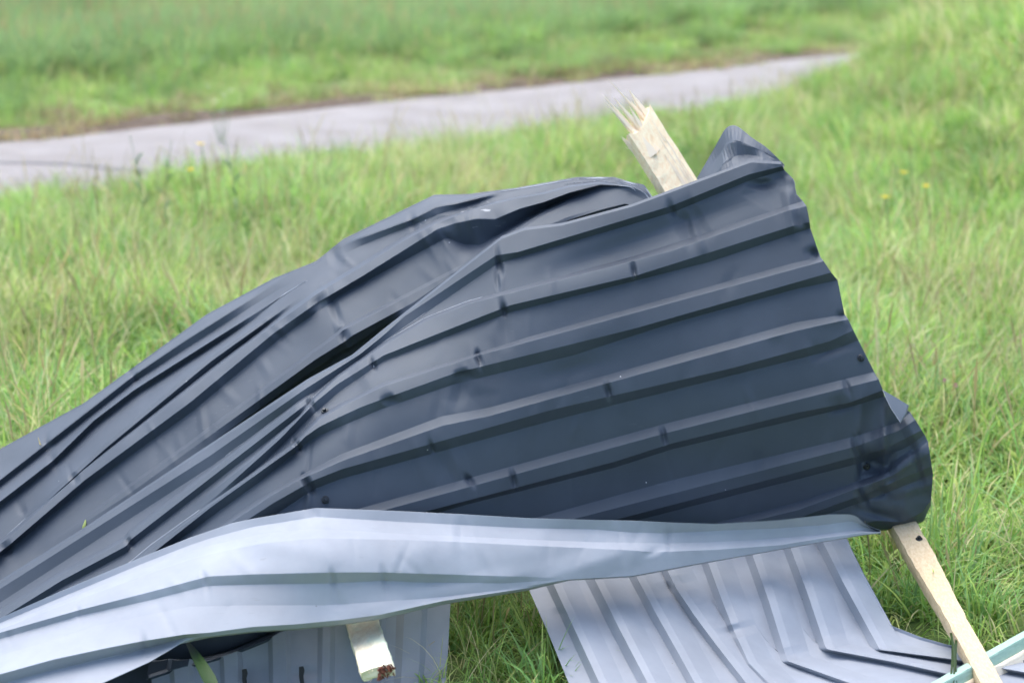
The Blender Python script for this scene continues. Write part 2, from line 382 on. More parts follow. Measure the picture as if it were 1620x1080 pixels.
R4_ft = [(1399,627),(1346,643),(1260,662),(1160,687),(1060,711),(973,739),(873,766),(813,780),(740,797),(663,818),(600,838),(540,855),(480,877),(400,910),(300,956),(200,1006),(0,1079),(-70,1119)]
R5_lip = [(1440,652),(1420,668),(1353,690),(1260,712),(1160,737),(1060,760),(960,790),(873,812),(800,832),(700,855),(540,895),(400,930),(300,964),(200,1011),(0,1081),(-70,1121)]
R5_ct = [(1448,664),(1424,680),(1353,706),(1260,730),(1160,756),(1060,780),(960,807),(873,829),(800,848),(700,870),(540,907),(400,938),(300,968),(200,1014),(0,1083),(-70,1123)]
R5_cb = [(1458,680),(1425,697),(1400,710),(1353,722),(1260,747),(1160,773),(1060,800),(987,819),(900,841),(800,864),(700,885),(540,920),(400,946),(300,974),(200,1018),(0,1085),(-70,1125)]
R5_ft = [(1463,688),(1430,710),(1403,720),(1358,733),(1260,757),(1160,783),(1060,810),(987,828),(900,850),(800,872),(700,893),(540,928),(400,952),(300,978),(200,1021),(0,1087),(-70,1127)]
R6_lip = [(1468,698),(1440,717),(1403,745),(1353,763),(1260,795),(1173,820),(1100,838),(1000,860),(900,874),(800,888),(700,906),(540,936),(400,958),(300,983),(200,1025),(0,1089),(-70,1129)]
R6_ct = [(1471,716),(1410,753),(1353,774),(1260,807),(1200,824),(1100,848),(1000,869),(900,882),(800,896),(700,913),(540,942),(400,963),(300,987),(200,1028),(0,1091),(-70,1131)]
R6_cb = [(1474,737),(1427,757),(1363,783),(1260,820),(1200,838),(1100,861),(1000,879),(900,892),(800,905),(700,922),(540,949),(400,969),(300,991),(200,1032),(0,1093),(-70,1133)]
R6_ft = [(1476,749),(1427,768),(1373,791),(1260,829),(1200,846),(1100,868),(1000,885),(900,898),(800,911),(700,928),(540,955),(400,975),(300,995),(200,1036),(0,1096),(-70,1136)]
A_bot = [(1473,790),(1460,809),(1427,826),(1388,823),(1340,834),(1260,850),(1200,861),(1100,879),(1000,896),(900,906),(800,919),(700,936),(540,963),(400,982),(300,1000),(200,1042),(0,1100),(-70,1140)]
A_curl = [(1472,797),(1461,823),(1427,834),(1390,839),(1340,843),(1260,856),(1200,866),(1100,884),(1000,900),(900,910),(800,923),(700,940),(540,967),(400,985),(300,1003),(200,1045),(0,1104),(-70,1144)]
fA = tps([(1240,260,4.52),(1281,352,4.45),(1325,440,4.405),(1395,600,4.375),(1440,720,4.40),(1475,750,4.42),(1430,830,4.45),(1465,815,4.47),
          (1120,310,4.485),(1120,400,4.43),(1120,500,4.375),(1150,640,4.345),(1200,760,4.39),(1250,830,4.425),
          (1000,335,4.455),(1000,450,4.385),(1000,600,4.33),(1000,750,4.345),(1000,850,4.375),(1000,900,4.395),
          (800,405,4.42),(800,500,4.33),(800,600,4.265),(800,700,4.235),(800,800,4.24),(800,910,4.26),
          (690,462,4.44),(650,490,4.43),(600,600,4.27),(600,700,4.19),(600,800,4.155),(550,950,4.14),
          (540,575,4.38),(480,640,4.29),(480,700,4.2),(480,780,4.125),(400,660,4.41),(400,760,4.2),
          (333,710,4.43),(333,800,4.24),(333,880,4.14),(200,793,4.46),(200,880,4.28),(200,960,4.15),(300,990,4.09),
          (0,925,4.44),(0,1000,4.27),(0,1085,4.1),(-70,965,4.45),(-70,1140,4.08)])
hL = lambda x: 0.034*sstep(600, 450, x) + HR*sstep(450, 600, x)
hXt = lambda x: 0.028*sstep(500, 465, x)
hR1 = lambda x: HR*sstep(300, 400, x)*(1+0.7*sstep(600, 450, x))
dA = [ # crimps where the ribs buckled: (kind, x, y, angle, rx, ry, depth)
    ('cone',790,418,80,26,6.5,0.0200),('cone',787,440,85,26,5.8,0.0125),('tent',790,435,88,34,9,-0.008),
    ('cone',1003,428,80,15,5.8,0.0200),('cone',797,490,80,12,6.5,0.0200),('tent',800,520,88,34,14,0.006),
    ('cone',757,567,80,16,5.8,0.0200),('cone',735,592,-10,22,6.5,0.0200),('cone',618,632,-10,18,6.5,0.0187),('tent',728,618,105,34,16,0.007),
    ('pyr',745,628,20,44,24,0.006),('cone',683,708,70,10,5.8,0.0163),('cone',700,735,75,40,22,0.007),('cone',725,735,75,42,18,-0.005),
    ('cone',962,618,80,18,7.2,0.0175),('cone',1050,690,82,18,5.8,0.0163),('cone',812,757,82,20,5.8,0.0175),('cone',743,760,40,14,6.5,0.0150),
    ('cone',590,577,60,12,5.8,0.0175),('cone',492,640,60,13,5.8,0.0200),('cone',470,703,60,13,5.8,0.0200),('tent',488,735,97,40,5,0.005),
    ('cone',487,765,60,20,8.6,0.0250),('tent',488,790,93,26,7,-0.006),('cone',205,858,40,12,6.5,0.0175),
    ('pyr',1090,352,60,40,26,0.013),('cone',1062,330,60,16,6.5,0.0125),('pyr',1215,300,30,34,30,0.012),('cone',1205,292,0,26,10.1,0.0150),
    ('tent',1250,330,80,50,12,-0.010),('cone',1262,352,10,18,6.5,0.0150),('cone',1290,402,40,14,7.2,0.0125),
    ('bump',1330,520,-18,60,18,0.010),('cone',1336,500,10,16,7.2,0.0100),('cone',1225,545,-20,30,12,0.006),
    ('cone',1340,612,70,14,6.5,0.0125),('cone',1354,708,85,22,6.5,0.0175),('pyr',1385,740,0,34,26,0.022),('tent',1395,690,95,70,18,-0.016),
    ('tent',1360,665,95,60,10,-0.006),('cone',1363,785,60,22,8.6,0.0150),('pyr',1410,800,30,46,30,0.010),('tent',1430,735,120,60,24,-0.012),
    ('bump',970,400,-18,140,26,0.016),('bump',1090,350,-18,130,22,0.012),('bump',905,585,-14,80,20,0.008),('tent',930,530,-30,90,30,-0.004),
    
]
dA += [('tent',1420,738,-34,72,11,-0.018),('pyr',1382,728,-8,28,22,0.028),('tent',1400,700,92,62,8,-0.016),('pyr',1428,800,20,52,26,-0.016),('tent',1385,812,15,40,10,0.012),
       ('tent',1446,690,60,50,14,-0.012),('pyr',1316,548,-20,40,16,0.012),('tent',1268,300,75,60,12,-0.012),('pyr',1235,280,20,26,20,0.012),('tent',1100,365,70,40,10,-0.008)]
dA += [('tent',1440,775,-15,60,9,-0.012),('tent',1452,740,75,40,8,0.012),('pyr',1400,780,10,34,14,0.016),('tent',1362,720,88,40,6,0.014),('pyr',1330,640,-15,26,12,0.010),('pyr',1290,400,-20,20,12,0.012)]
rA = np.random.default_rng(77)
for _ in range(34):                                         # small sharp creases across the flats
    dA.append(('tent', rA.uniform(480, 1380), rA.uniform(430, 800), rA.uniform(55, 125), rA.uniform(22, 46), rA.uniform(7, 15), rA.choice([-1, 1])*rA.uniform(0.0015, 0.004)))
emA = empty('roofing_sheet', W(900, 900, 4.3)*[1, 1, 0], 'large dark grey ribbed roofing sheet folded upright over the wooden post', 'roofing sheet')
linesA = [(off(R0_ct, 3, 3), -0.045, 1), (off(R0_ct, 0, -1), HR*0.6, 1), (off(R0_ct, 0, 3), hL, 1), (R0_cb, hL, 1), (R0_ft, 0, 8),
          (off(X_cb, -3, -14), 0, 1), (off(X_cb, -1, -9), hXt, 1), (X_cb, hXt, 1), (off(X_cb, 2, 10), 0, 6)]
for lp, ct, cb, ft, hh in ((R1_lip, R1_ct, R1_cb, R1_ft, hR1), (R2_lip, R2_ct, R2_cb, R2_ft, hL), (R3_lip, R3_ct, R3_cb, R3_ft, hL),
                           (R4_lip, R4_ct, R4_cb, R4_ft, HR), (R5_lip, R5_ct, R5_cb, R5_ft, HR), (R6_lip, R6_ct, R6_cb, R6_ft, HR)):
    linesA += [(lp, 0, 1), (ct, hh, 1), (cb, hh, 1), (ft, 0, 9)]
A_gr = [(x, y+2+40*float(sstep(880, 930, x)*sstep(1330, 1240, x))) if x > 640 else (x, max(y+4, 1062 if x > 250 else 1075+(250-x)*0.3)) for x, y in A_curl]  # unseen skirt below the curl, added to darken the hollow and block light
linesA += [(A_bot, 0.0, 1), (A_curl, -0.03, 1), (A_gr, lambda x: -0.035-0.03*sstep(640, 560, x)-0.05*sstep(880, 930, x), 1)]
sheet('panel', linesA, fA, emA, [M_DARK, M_LIGHT], n=680, dents=dA, wave=wav(3, 0.0016, 230, 120), keep=lambda x: 3.6 if 620 < x < 1230 else 2.2)
# upturned top corner of the same sheet
ct_top = [(1242,262),(1229,249),(1211,231),(1187,217),(1173,203),(1161,195),(1149,199),(1136,224),(1121,250),(1102,283)]
ct_m1 = [(1241,262),(1226,251),(1207,240),(1187,232),(1172,226),(1160,222),(1150,224),(1140,240),(1126,262),(1106,286)]
ct_m2 = [(1240,263),(1222,254),(1205,248),(1186,246),(1172,247),(1160,250),(1150,255),(1140,264),(1128,276),(1110,289)]
ct_bot = [(1240,266),(1222,261),(1206,260),(1188,261),(1172,265),(1160,270),(1147,277),(1136,284),(1124,290),(1112,296)]
fC = tps([(1240,262,4.525),(1205,235,4.57),(1161,196,4.63),(1160,222,4.60),(1160,265,4.515),(1206,258,4.515),(1120,290,4.535),(1150,225,4.585),(1102,283,4.66),(1128,245,4.66),(1140,262,4.565)])
cf = sheet('corner_flap', [(ct_top, 0, 2), (ct_m1, 0, 2), (ct_m2, 0, 2), (ct_bot, 0, 1)], fC, emA, [M_DARK, M_LIGHT], n=30,
      dents=[('tent',1195,230,28,60,14,-0.020),('tent',1148,250,115,46,10,-0.026),('cone',1178,246,0,30,14,0.020),('tent',1168,222,100,30,9,-0.010),('tent',1215,246,40,34,9,0.012)])
cf.data.polygons.foreach_set('use_smooth', [False]*len(cf.data.polygons))
ft1 = [(1396,616),(1406,622),(1420,630),(1438,641)]; ft2 = [(1399,622),(1408,634),(1420,645),(1434,655)]; ft3 = [(1403,632),(1410,646),(1418,658),(1425,669)]
fF = tps([(1396,616,4.35),(1438,641,4.38),(1403,632,4.30),(1425,669,4.25),(1434,655,4.29)])
sheet('torn_flap', [(ft1, 0, 3), (ft2, 0, 3), (ft3, 0, 1)], fF, emA, [M_DARK, M_LIGHT], n=16)

# ---- sheet B: the dark sheet lying behind
S0 = [(1040,318),(1032,311),(1024,298),(1019,292),(997,288),(972,280),(928,279),(913,280),(860,290),(817,297),(767,303),(740,307),(707,307),(687,308),(647,328),(607,347),(567,365),(543,378),(520,397),(500,413),(433,440),(367,477),(327,497),(293,520),(253,550),(213,580),(133,637),(73,672),(0,712),(-70,748)]
B0_cb = [(1037,322),(1024,301),(997,290),(950,282),(900,286),(860,293),(817,300),(785,306),(755,313),(720,322),(690,327),(653,346),(620,357),(563,379),(540,391),(512,412),(433,450),(367,492),(293,538),(253,565),(213,592),(160,633),(73,700),(0,758),(-70,802)]
B0_ft = [(1037,325),(1024,303),(997,291),(950,284),(900,289),(860,297),(817,304),(785,311),(755,319),(720,332),(690,341),(653,357),(625,368),(578,386),(545,401),(516,419),(437,460),(370,502),(296,549),(256,576),(216,601),(165,642),(78,709),(0,768),(-70,811)]
B1_cb = [(1037,327),(1022,304),(997,292),(950,285),(900,290),(860,299),(817,306),(785,313),(755,321),(720,334),(690,343),(650,360),(600,384),(550,408),(500,435),(450,464),(400,497),(330,543),(270,582),(213,616),(147,666),(83,729),(0,793),(-70,838)]
Ba_cb = [(1037,330),(1020,306),(997,293),(950,286),(900,291),(860,301),(817,308),(785,315),(755,323),(720,336),(690,345),(645,366),(600,392),(550,421),(510,445),(460,480),(400,524),(333,572),(287,610),(233,655),(167,709),(120,753),(60,806),(0,838),(-70,878)]
B2_ct = [(1037,333),(1018,308),(997,294),(950,288),(900,294),(860,305),(817,312),(785,319),(755,327),(720,340),(690,348),(640,374),(573,414),(523,446),(500,460),(433,508),(367,556),(300,608),(200,686),(133,737),(67,793),(13,845),(0,852),(-70,905)]
B2_cb = [(1037,336),(1016,310),(997,295),(950,292),(900,305),(860,320),(823,330),(783,347),(755,346),(720,353),(693,362),(640,396),(573,437),(530,461),(512,474),(500,480),(433,527),(367,580),(300,637),(200,710),(133,760),(67,813),(13,863),(0,872),(-70,925)]
B2_ft = [(1037,338),(1014,312),(997,296),(950,296),(900,312),(860,330),(820,354),(790,371),(760,388),(735,387),(707,376),(640,413),(573,448),(533,470),(516,484),(507,489),(443,535),(367,597),(305,650),(200,727),(133,773),(67,827),(13,873),(0,883),(-70,936)]
B3_lip = [(1037,340),(1010,315),(997,298),(950,302),(900,317),(860,335),(819,361),(790,379),(760,398),(730,419),(673,450),(607,483),(560,507),(540,518),(533,525),(500,549),(433,598),(367,649),(300,698),(233,744),(140,809),(60,867),(0,904),(-70,950)]
B3_ct = off(B3_lip, 1, 5)
B3_cb = [(1038,346),(1008,326),(997,315),(950,328),(900,343),(861,359),(820,379),(790,393),(760,411),(707,442),(653,479),(607,504),(557,531),(547,539),(540,542),(500,568),(467,591),(400,638),(333,688),(300,713),(233,760),(200,784),(133,826),(60,874),(0,911),(-70,957)]
B3_ft = [(1039,352),(1010,330),(990,322),(950,332),(900,348),(861,368),(820,390),(790,408),(760,424),(707,455),(653,490),(615,510),(572,537),(555,548),(543,552),(503,580),(470,601),(405,648),(338,697),(305,722),(237,770),(203,794),(136,837),(63,886),(0,924),(-70,970)]
fB = tps([(1037,320,4.72),(997,289,4.75),(950,280,4.78),(950,335,4.70),(880,287,4.80),(880,350,4.69),(817,297,4.82),(820,380,4.67),
          (740,307,4.83),(740,345,4.75),(740,420,4.66),(687,308,4.85),(690,345,4.76),(690,450,4.645),(600,350,4.86),(600,420,4.72),(600,500,4.615),
          (500,413,4.85),(500,480,4.69),(500,575,4.575),(400,458,4.90),(400,560,4.68),(400,645,4.565),(293,520,4.90),(293,640,4.65),(300,715,4.555),
          (200,590,4.88),(200,710,4.64),(200,790,4.54),(73,672,4.86),(67,820,4.60),(60,880,4.53),(0,712,4.86),(0,800,4.68),(0,915,4.51),(-70,748,4.85),(-70,960,4.51)])
hB0 = lambda x: 0.030*sstep(470, 330, x) + 0.022*sstep(540, 580, x)*sstep(800, 740, x)
hB1 = lambda x: 0.034*sstep(460, 330, x)
hBa = lambda x: 0.034*sstep(480, 380, x)*sstep(30, 110, x)
hB2 = lambda x: 0.034*sstep(1010, 900, x)
hB2f = lambda x: -0.035*sstep(700, 745, x)*sstep(960, 860, x)
hB3 = lambda x: (0.007+0.019*sstep(380, 480, x)*sstep(640, 590, x))*sstep(60, 200, x)*sstep(960, 860, x)
dB = [('cone',505,478,-35,22,12,0.022),('tent',528,485,70,34,9,0.012),('cone',538,520,70,18,10,-0.008),('cone',545,533,60,18,9,0.018),('cone',455,506,-35,16,10,0.005),
      ('cone',653,352,70,18,9,0.014),('cone',210,592,50,14,9,0.014),('cone',218,604,50,10,8,0.012),('cone',82,727,50,13,9,0.016),('cone',73,700,50,10,8,0.012),
      ('cone',118,757,50,13,9,0.014),('cone',33,805,50,12,9,0.012),('cone',10,868,50,14,12,0.016),('cone',530,405,70,20,14,0.010),('tent',546,410,40,20,7,-0.006),
      ('tent',1000,296,25,30,10,-0.012),('cone',700,352,0,24,12,0.012),('bump',755,345,-10,26,12,-0.01),('cone',783,345,10,26,12,0.010),
      ('cone',830,310,-20,60,14,-0.008)]
for _ in range(26):
    u_ = rA.uniform(0, 1); dB.append(('tent', 60+u_*700, 800-u_*440+rA.uniform(-60, 60), rA.uniform(35, 100), rA.uniform(18, 40), rA.uniform(6, 13), rA.choice([-1, 1])*rA.uniform(0.002, 0.005)))
emB = empty('roofing_sheet', W(420, 700, 4.9)*[1, 1, 0], 'long dark grey ribbed roofing sheet lying behind the folded panel, sloping down left', 'roofing sheet')
dGr = lambda x: np.interp(x, [-70, 0, 200, 500, 1040], [4.58, 4.60, 4.66, 4.74, 4.86])
B_gr = [(x+10, float(540+FPX/CP*((CAMZ-0.02)/dGr(x+10)-SP))) for x, y in B3_ft]  # unseen skirt down to the ground, added to keep the slot dark
linesB = [(off(S0, 2, 5), -0.09, 1), (S0, 0.0, 1), (off(S0, 0, 3), 0.0, 4)]
linesB += [(off(B0_cb, -1, -3), 0, 1), (off(B0_cb, 0, -1), hB0, 1), (off(B0_cb, 0, 1), hB0, 1), (B0_ft, 0, 3)]
linesB[3:5] = [(off(B0_cb, 0, -1.5), hB0, 1)]
linesB += [(B1_cb, hB1, 1), (off(B1_cb, 2, 1.5), hB1, 1), (off(B1_cb, 4, 1.6), 0, 3)]
linesB[-2:] = [([(x, y + (9 if x < 420 else 0.8)) for x, y in B1_cb], 0, 3)]
linesB += [([(x, y - (8 if x < 440 else 0.5)) for x, y in Ba_cb], hBa, 1), (Ba_cb, hBa, 1), ([(x+2, y + (10 if x < 420 else 0.7)) for x, y in Ba_cb], 0, 4)]
linesB += [(off(B2_ct, 0, -1), 0, 1), ([(x, y + (6 if x < 700 else 2)) for x, y in B2_ct], hB2, 1), (B2_cb, hB2, 1), (B2_ft, hB2f, 8),
           (B3_lip, 0, 1), (B3_ct, hB3, 1), (B3_cb, hB3, 1), (B3_ft, lambda x: -0.015*sstep(300, 420, x)*sstep(660, 600, x), 1), (off(B3_ft, 3, 4), lambda x: -0.012-0.05*sstep(300, 420, x)*sstep(960, 860, x), 1), (B_gr, ('abs', dGr), 1)]
sheet('panel', linesB, fB, emB, [M_DARK, M_LIGHT], n=600, dents=dB, wave=wav(8, 0.0014, 170, 100), keep=lambda x: 3.2 if x < 480 else 1.2)

# ---- sheet C: light reverse side of a rolled sheet across the front
c0 = [(1392,838),(1384,836),(1367,827),(1357,817),(1347,813),(1313,813),(1233,822),(1133,828),(1060,826),(1000,823),(940,822),(833,819),(733,813),(633,808),(500,803),(400,820),(367,827),(300,850),(233,877),(100,933),(0,977),(-70,1008)]
c1 = [(1393,839),(1384,838),(1366,832),(1355,826),(1345,824),(1300,830),(1233,835),(1133,839),(1053,843),(1000,842),(940,837),(833,835),(733,830),(633,825),(500,817),(400,833),(333,851),(300,862),(233,888),(100,943),(0,985),(-70,1016)]
c2 = [(1393,840),(1382,840),(1364,838),(1350,839),(1340,840),(1300,845),(1200,853),(1133,857),(1057,859),(1000,858),(940,857),(833,853),(733,848),(633,844),(500,835),(420,843),(333,862),(300,872),(233,896),(100,950),(0,990),(-70,1021)]
c3 = [(1393,841),(1380,842),(1362,842),(1350,844),(1340,846),(1300,851),(1233,862),(1133,869),(1033,873),(1000,870),(940,867),(833,862),(733,857),(633,853),(500,851),(420,858),(333,876),(300,885),(233,908),(100,957),(0,995),(-70,1027)]
c4 = [(1393,842),(1378,843),(1360,845),(1348,847),(1338,849),(1300,855),(1200,872),(1100,889),(1000,907),(900,914),(800,911),(667,907),(607,905),(527,905),(400,908),(333,911),(323,913),(233,937),(123,965),(0,1000),(-70,1020+18)]
c5 = [(1393,842.3),(1378,843.6),(1360,845.6),(1348,847.6),(1338,849.6),(1300,856),(1200,873.3),(1100,890.5),(1000,909),(900,915.5),(800,922),(667,921),(607,918),(527,922),(400,924),(333,926),(320,928),(233,950),(127,973),(0,1010),(-70,1047)]
c6 = [(1393,842.6),(1378,844),(1360,846),(1348,848),(1338,850),(1300,856.4),(1200,874),(1100,891.5),(1000,910.3),(900,916),(800,932),(700,944),(607,951),(517,957),(400,957),(300,959),(233,972),(150,990),(83,1012),(0,1036),(-70,1062)]
c7 = [(1393,843),(1378,844.3),(1360,846.3),(1348,848.4),(1338,850.4),(1300,856.8),(1200,874.4),(1100,892),(1000,911),(900,916.6),(833,930),(700,950),(600,972),(540,980),(467,987),(400,991),(333,1000),(293,1003),(223,1014),(167,1025),(83,1043),(0,1066),(-70,1085)]
c8 = [(1393,843.4),(1378,844.6),(1360,846.7),(1348,848.8),(1338,850.8),(1300,857.2),(1200,875),(1100,893),(1000,912),(900,917.3),(833,933),(700,955),(600,978),(540,987),(467,994),(400,998),(333,1006),(291,1009),(230,1026),(167,1040),(83,1060),(0,1082),(-70,1100)]
c9 = [(1394,844),(1378,845),(1360,847.2),(1348,849.3),(1338,851.3),(1300,857.6),(1200,875.4),(1100,893.5),(1000,912.5),(900,918),(833,934),(700,956),(600,979.5),(540,988.5),(467,996),(400,1000),(333,1008),(285,1018),(235,1047),(167,1078),(83,1110),(0,1140),(-70,1165)]
fCs = tps([(1392,838,4.30),(1350,815,4.27),(1340,850,4.27),(1233,822,4.215),(1200,875,4.215),(1100,828,4.16),(1100,893,4.15),(1000,823,4.12),(1000,870,4.085),(1000,912,4.075),
           (833,819,4.085),(833,870,4.03),(833,930,4.005),(667,810,4.065),(667,870,3.975),(667,955,3.94),(500,803,4.05),(500,860,3.95),(500,910,3.90),(500,990,3.885),
           (333,840,4.09),(333,910,3.945),(333,1000,3.87),(233,877,4.08),(233,950,3.94),(230,1030,3.85),(100,933,4.05),(100,1000,3.93),(83,1060,3.84),(0,977,4.03),(0,1040,3.90),(0,1110,3.80),(-70,1010,4.02),(-70,1150,3.78)])
hc = lambda x: 0.008*sstep(-70, 0, x)
hc4 = lambda x: 0.020*sstep(900, 650, x)
hc7 = lambda x: 0.014*sstep(320, 250, x)
dC = [('cone',325,918,70,20,7.2,0.0084),('cone',527,920,80,26,7.2,0.0072),('cone',608,915,80,26,7.2,0.0072),('cone',497,812,70,26,11.2,0.0060),('tent',500,850,60,60,30,-0.006),
      ('cone',1057,850,80,26,8.0,0.0072),('cone',1035,872,-20,22,7.2,0.0060),('cone',228,1020,70,22,8.0,0.0084),('cone',125,968,70,12,6.4,0.0060),('cone',15,1004,70,10,6.4,0.0048),
      ('tent',940,890,-18,110,26,-0.008),('bump',440,860,10,70,22,-0.006),('cone',533,955,10,20,8.0,0.0048),('tent',700,935,-12,170,18,-0.007)]
for _ in range(30):
    u_ = rA.uniform(60, 1150); v_ = float(np.interp(u_, [0, 300, 500, 1150], [1030, 930, 890, 850]))+rA.uniform(-40, 45)
    dC.append(('tent', u_, v_, rA.uniform(40, 130), rA.uniform(18, 50), rA.uniform(6, 16), rA.choice([-1, 1])*rA.uniform(0.001, 0.003)))
emC = empty('roofing_sheet', W(600, 1000, 4.05)*[1, 1, 0], 'pale grey reverse side of a rolled roofing sheet across the front', 'roofing sheet')
sheet('panel', [(off(c0, 1, 7), -0.035, 1), (off(c0, 0, 2), -0.012, 1), (c0, 0.0, 1), (c1, -0.015, 1), (c2, -0.011, 1), (c3, 0.004, 8), (c4, 0.004, 1), (c5, lambda x: 0.004-hc4(x), 1), (c6, lambda x: 0.004-hc4(x)*0.9, 5),
      (c7, 0.0, 1), (c8, lambda x: -0.034*sstep(330, 240, x)-0.010, 1), (c9, lambda x: -0.03+0.01*sstep(300, 250, x), 1)], fCs, emC, [M_LIGHT, M_DARK], n=560, dents=dC, wave=wav(5, 0.0022, 170, 90))

# ---- sheet D: shaded sheet standing under the rolled one
def ytop(x): return float(np.interp(x, [230, 270, 330, 400, 450, 470, 720], [1075, 1060, 1045, 1020, 997, 965, 945]))
xsD = [232, 262, 270, 296, 304, 345, 352, 374, 382, 424, 431, 452, 460, 503, 511, 523, 531, 576, 584, 604, 612, 628, 640, 668, 677, 688, 713]
hD =  [0,   0,   .012, .012, 0,  0,  .012, .012, 0, 0, .012, .012, 0,  0,  .012, .012, 0,  0,  .012, .012, 0,  0,  .012, .012, 0, 0, 0]
linesD = [([(x, ytop(x)), (x-(0.02*(x-470)), 1040), (x-(0.05*(x-470)), 1125)], h, 3 if hD[min(i+1, len(hD)-1)] == h else 1) for i, (x, h) in enumerate(zip(xsD, hD))]
fD = tps([(230,1075,3.99),(450,997,4.07),(470,960,4.10),(580,950,4.11),(712,950,4.14),(712,1080,4.065),(580,1080,4.045),(400,1080,4.02),(300,1110,3.97),(500,1120,3.97),(700,1120,3.99)])
emD = empty('roofing_sheet', W(480, 1100, 4.05)*[1, 1, 0], 'shaded grey upright ribbed sheet with torn slots under the rolled pale sheet', 'roofing sheet')
sheet('panel', linesD, fD, emD, [M_LIGHT, M_DARK], n=60, dents=[('bump',400,1060,0,40,30,0.01),('cone',480,1065,0,26,14,0.01)], wave=wav(11, 0.004, 90, 90))
rimc = [(455,993),(430,1008),(400,1020),(365,1034),(330,1045),(295,1054),(265,1062),(235,1072)]
fDr = lambda x, y: fD(x, y)-0.004
sheet('rolled_rim', [(off(rimc, 1, -9), -0.02, 1), (off(rimc, 0, -5), 0.0, 1), (rimc, 0.006, 1), (off(rimc, 0, 4), -0.004, 1)], fDr, emD, [M_DARK], n=50)
for cx, cy in ((387, 1072), (477, 1068)):                     # torn screw slots: uncut, the dark of each opening painted as a black face
    pts = [(-4,-14),(3,-15),(5,-8),(3,0),(4,12),(-2,13),(-4,2)]
    d = float(fD(np.array(cx), np.array(cy)))-0.0150
    v = W([cx+a for a, _ in pts], [cy+b_ for _, b_ in pts], [d]*len(pts))
    o = mesh_obj('torn_slot', v, [tuple(range(len(pts)))], M_SLOT, emD, smooth=False)

# ---- sheet E: pale sheet lying on the grass at the right
bands = [([(870,925),(905,1000),(942,1080),(965,1130)], 12),
         ([(934,918),(975,1000),(1017,1080),(1043,1130)], 15),
         ([(1000,911),(1033,973),(1067,1033),(1093,1080),(1120,1130)], 12),
         ([(1052,905),(1066,933),(1096,977),(1128,1020),(1175,1080),(1217,1130)], 10),
         ([(1115,891),(1133,940),(1155,997),(1180,1050),(1215,1085),(1262,1130)], 11),
         ([(1185,880),(1210,950),(1240,1046),(1345,1083),(1460,1130)], 12),
         ([(1245,868),(1273,943),(1301,1027),(1410,1048),(1492,1066),(1660,1104)], 12),
         ([(1295,856),(1327,920),(1386,1028),(1500,1043),(1660,1072)], 12)]
def ext(p):
    (x0, y0), (x1, y1) = p[0], p[1]; d = math.hypot(x1-x0, y1-y0); e_ = float(np.interp(x0, [850, 1200, 1340], [42, 30, 10]))
    return [(x0-(x1-x0)/d*e_, y0-(y1-y0)/d*e_)] + p[1:]
bands = [(ext(p), w) for p, w in bands]
eL = [(835,928),(867,1000),(900,1080),(920,1130)]
eR = [(1338,846),(1359,897),(1387,947),(1404,984),(1412,990),(1459,1008),(1498,1019),(1620,1044),(1680,1058)]
eL = ext(eL); linesE = [(off(eL, 0, 0), 0, 5)]
hE = 0.034
for pts, w in bands:
    linesE += [(off(pts, -w*0.5, 1), 0, 1), (off(pts, w*0.5, -1), hE, 2), (off(pts, w*0.5+12, -3), hE*0.95, 2), (off(pts, w*0.5+36, -9), hE*0.22, 5)]
linesE += [(off(eR, -8, 2), 0.0, 1), (eR, 0.012, 1)]
def zE(x, y, z): return (x, y, float(DZ(x, y, z)))
fE = tps([zE(815,890,0.175),zE(1000,872,0.185),zE(1180,848,0.19),zE(1330,832,0.195),zE(835,930,0.155),zE(1000,912,0.165),zE(1180,880,0.165),zE(1338,850,0.18),
          zE(870,1000,0.10),zE(1000,1000,0.105),zE(1120,1000,0.085),zE(1200,960,0.11),zE(1290,950,0.11),zE(1370,930,0.12),zE(900,1080,0.05),zE(1000,1080,0.055),zE(1100,1080,0.055),
          zE(1237,1042,0.042),zE(1300,1026,0.045),zE(1390,1024,0.045),zE(1404,986,0.06),zE(1460,1008,0.05),zE(1500,1060,0.035),zE(1340,1083,0.04),zE(1620,1050,0.03),zE(1680,1100,0.02),zE(1220,1090,0.05),zE(1460,1130,0.05),zE(920,1130,0.04),zE(1180,1130,0.045)])
dE = [('cone',1083,922,20,26,10,0.014),('cone',1058,930,60,14,9,0.012),('cone',1170,995,-15,26,12,0.014),('cone',1158,998,60,12,10,0.01),('cone',1255,1035,0,26,14,0.012),('cone',1325,1020,-20,34,18,-0.012),('cone',1335,1010,20,20,12,0.010),
      ('cone',1240,1078,0,20,14,-0.01),('bump',1150,960,60,50,20,0.008),('cone',885,970,20,16,10,0.006)]
emE = empty('roofing_sheet', W(1150, 1080, 4.2)*[1, 1, 0], 'pale grey ribbed sheet lying creased on the grass beside the stake', 'roofing sheet')
sheet('panel', linesE, fE, emE, [M_LIGHT, M_DARK], n=220, dents=dE, wave=wav(21, 0.003, 90, 60))

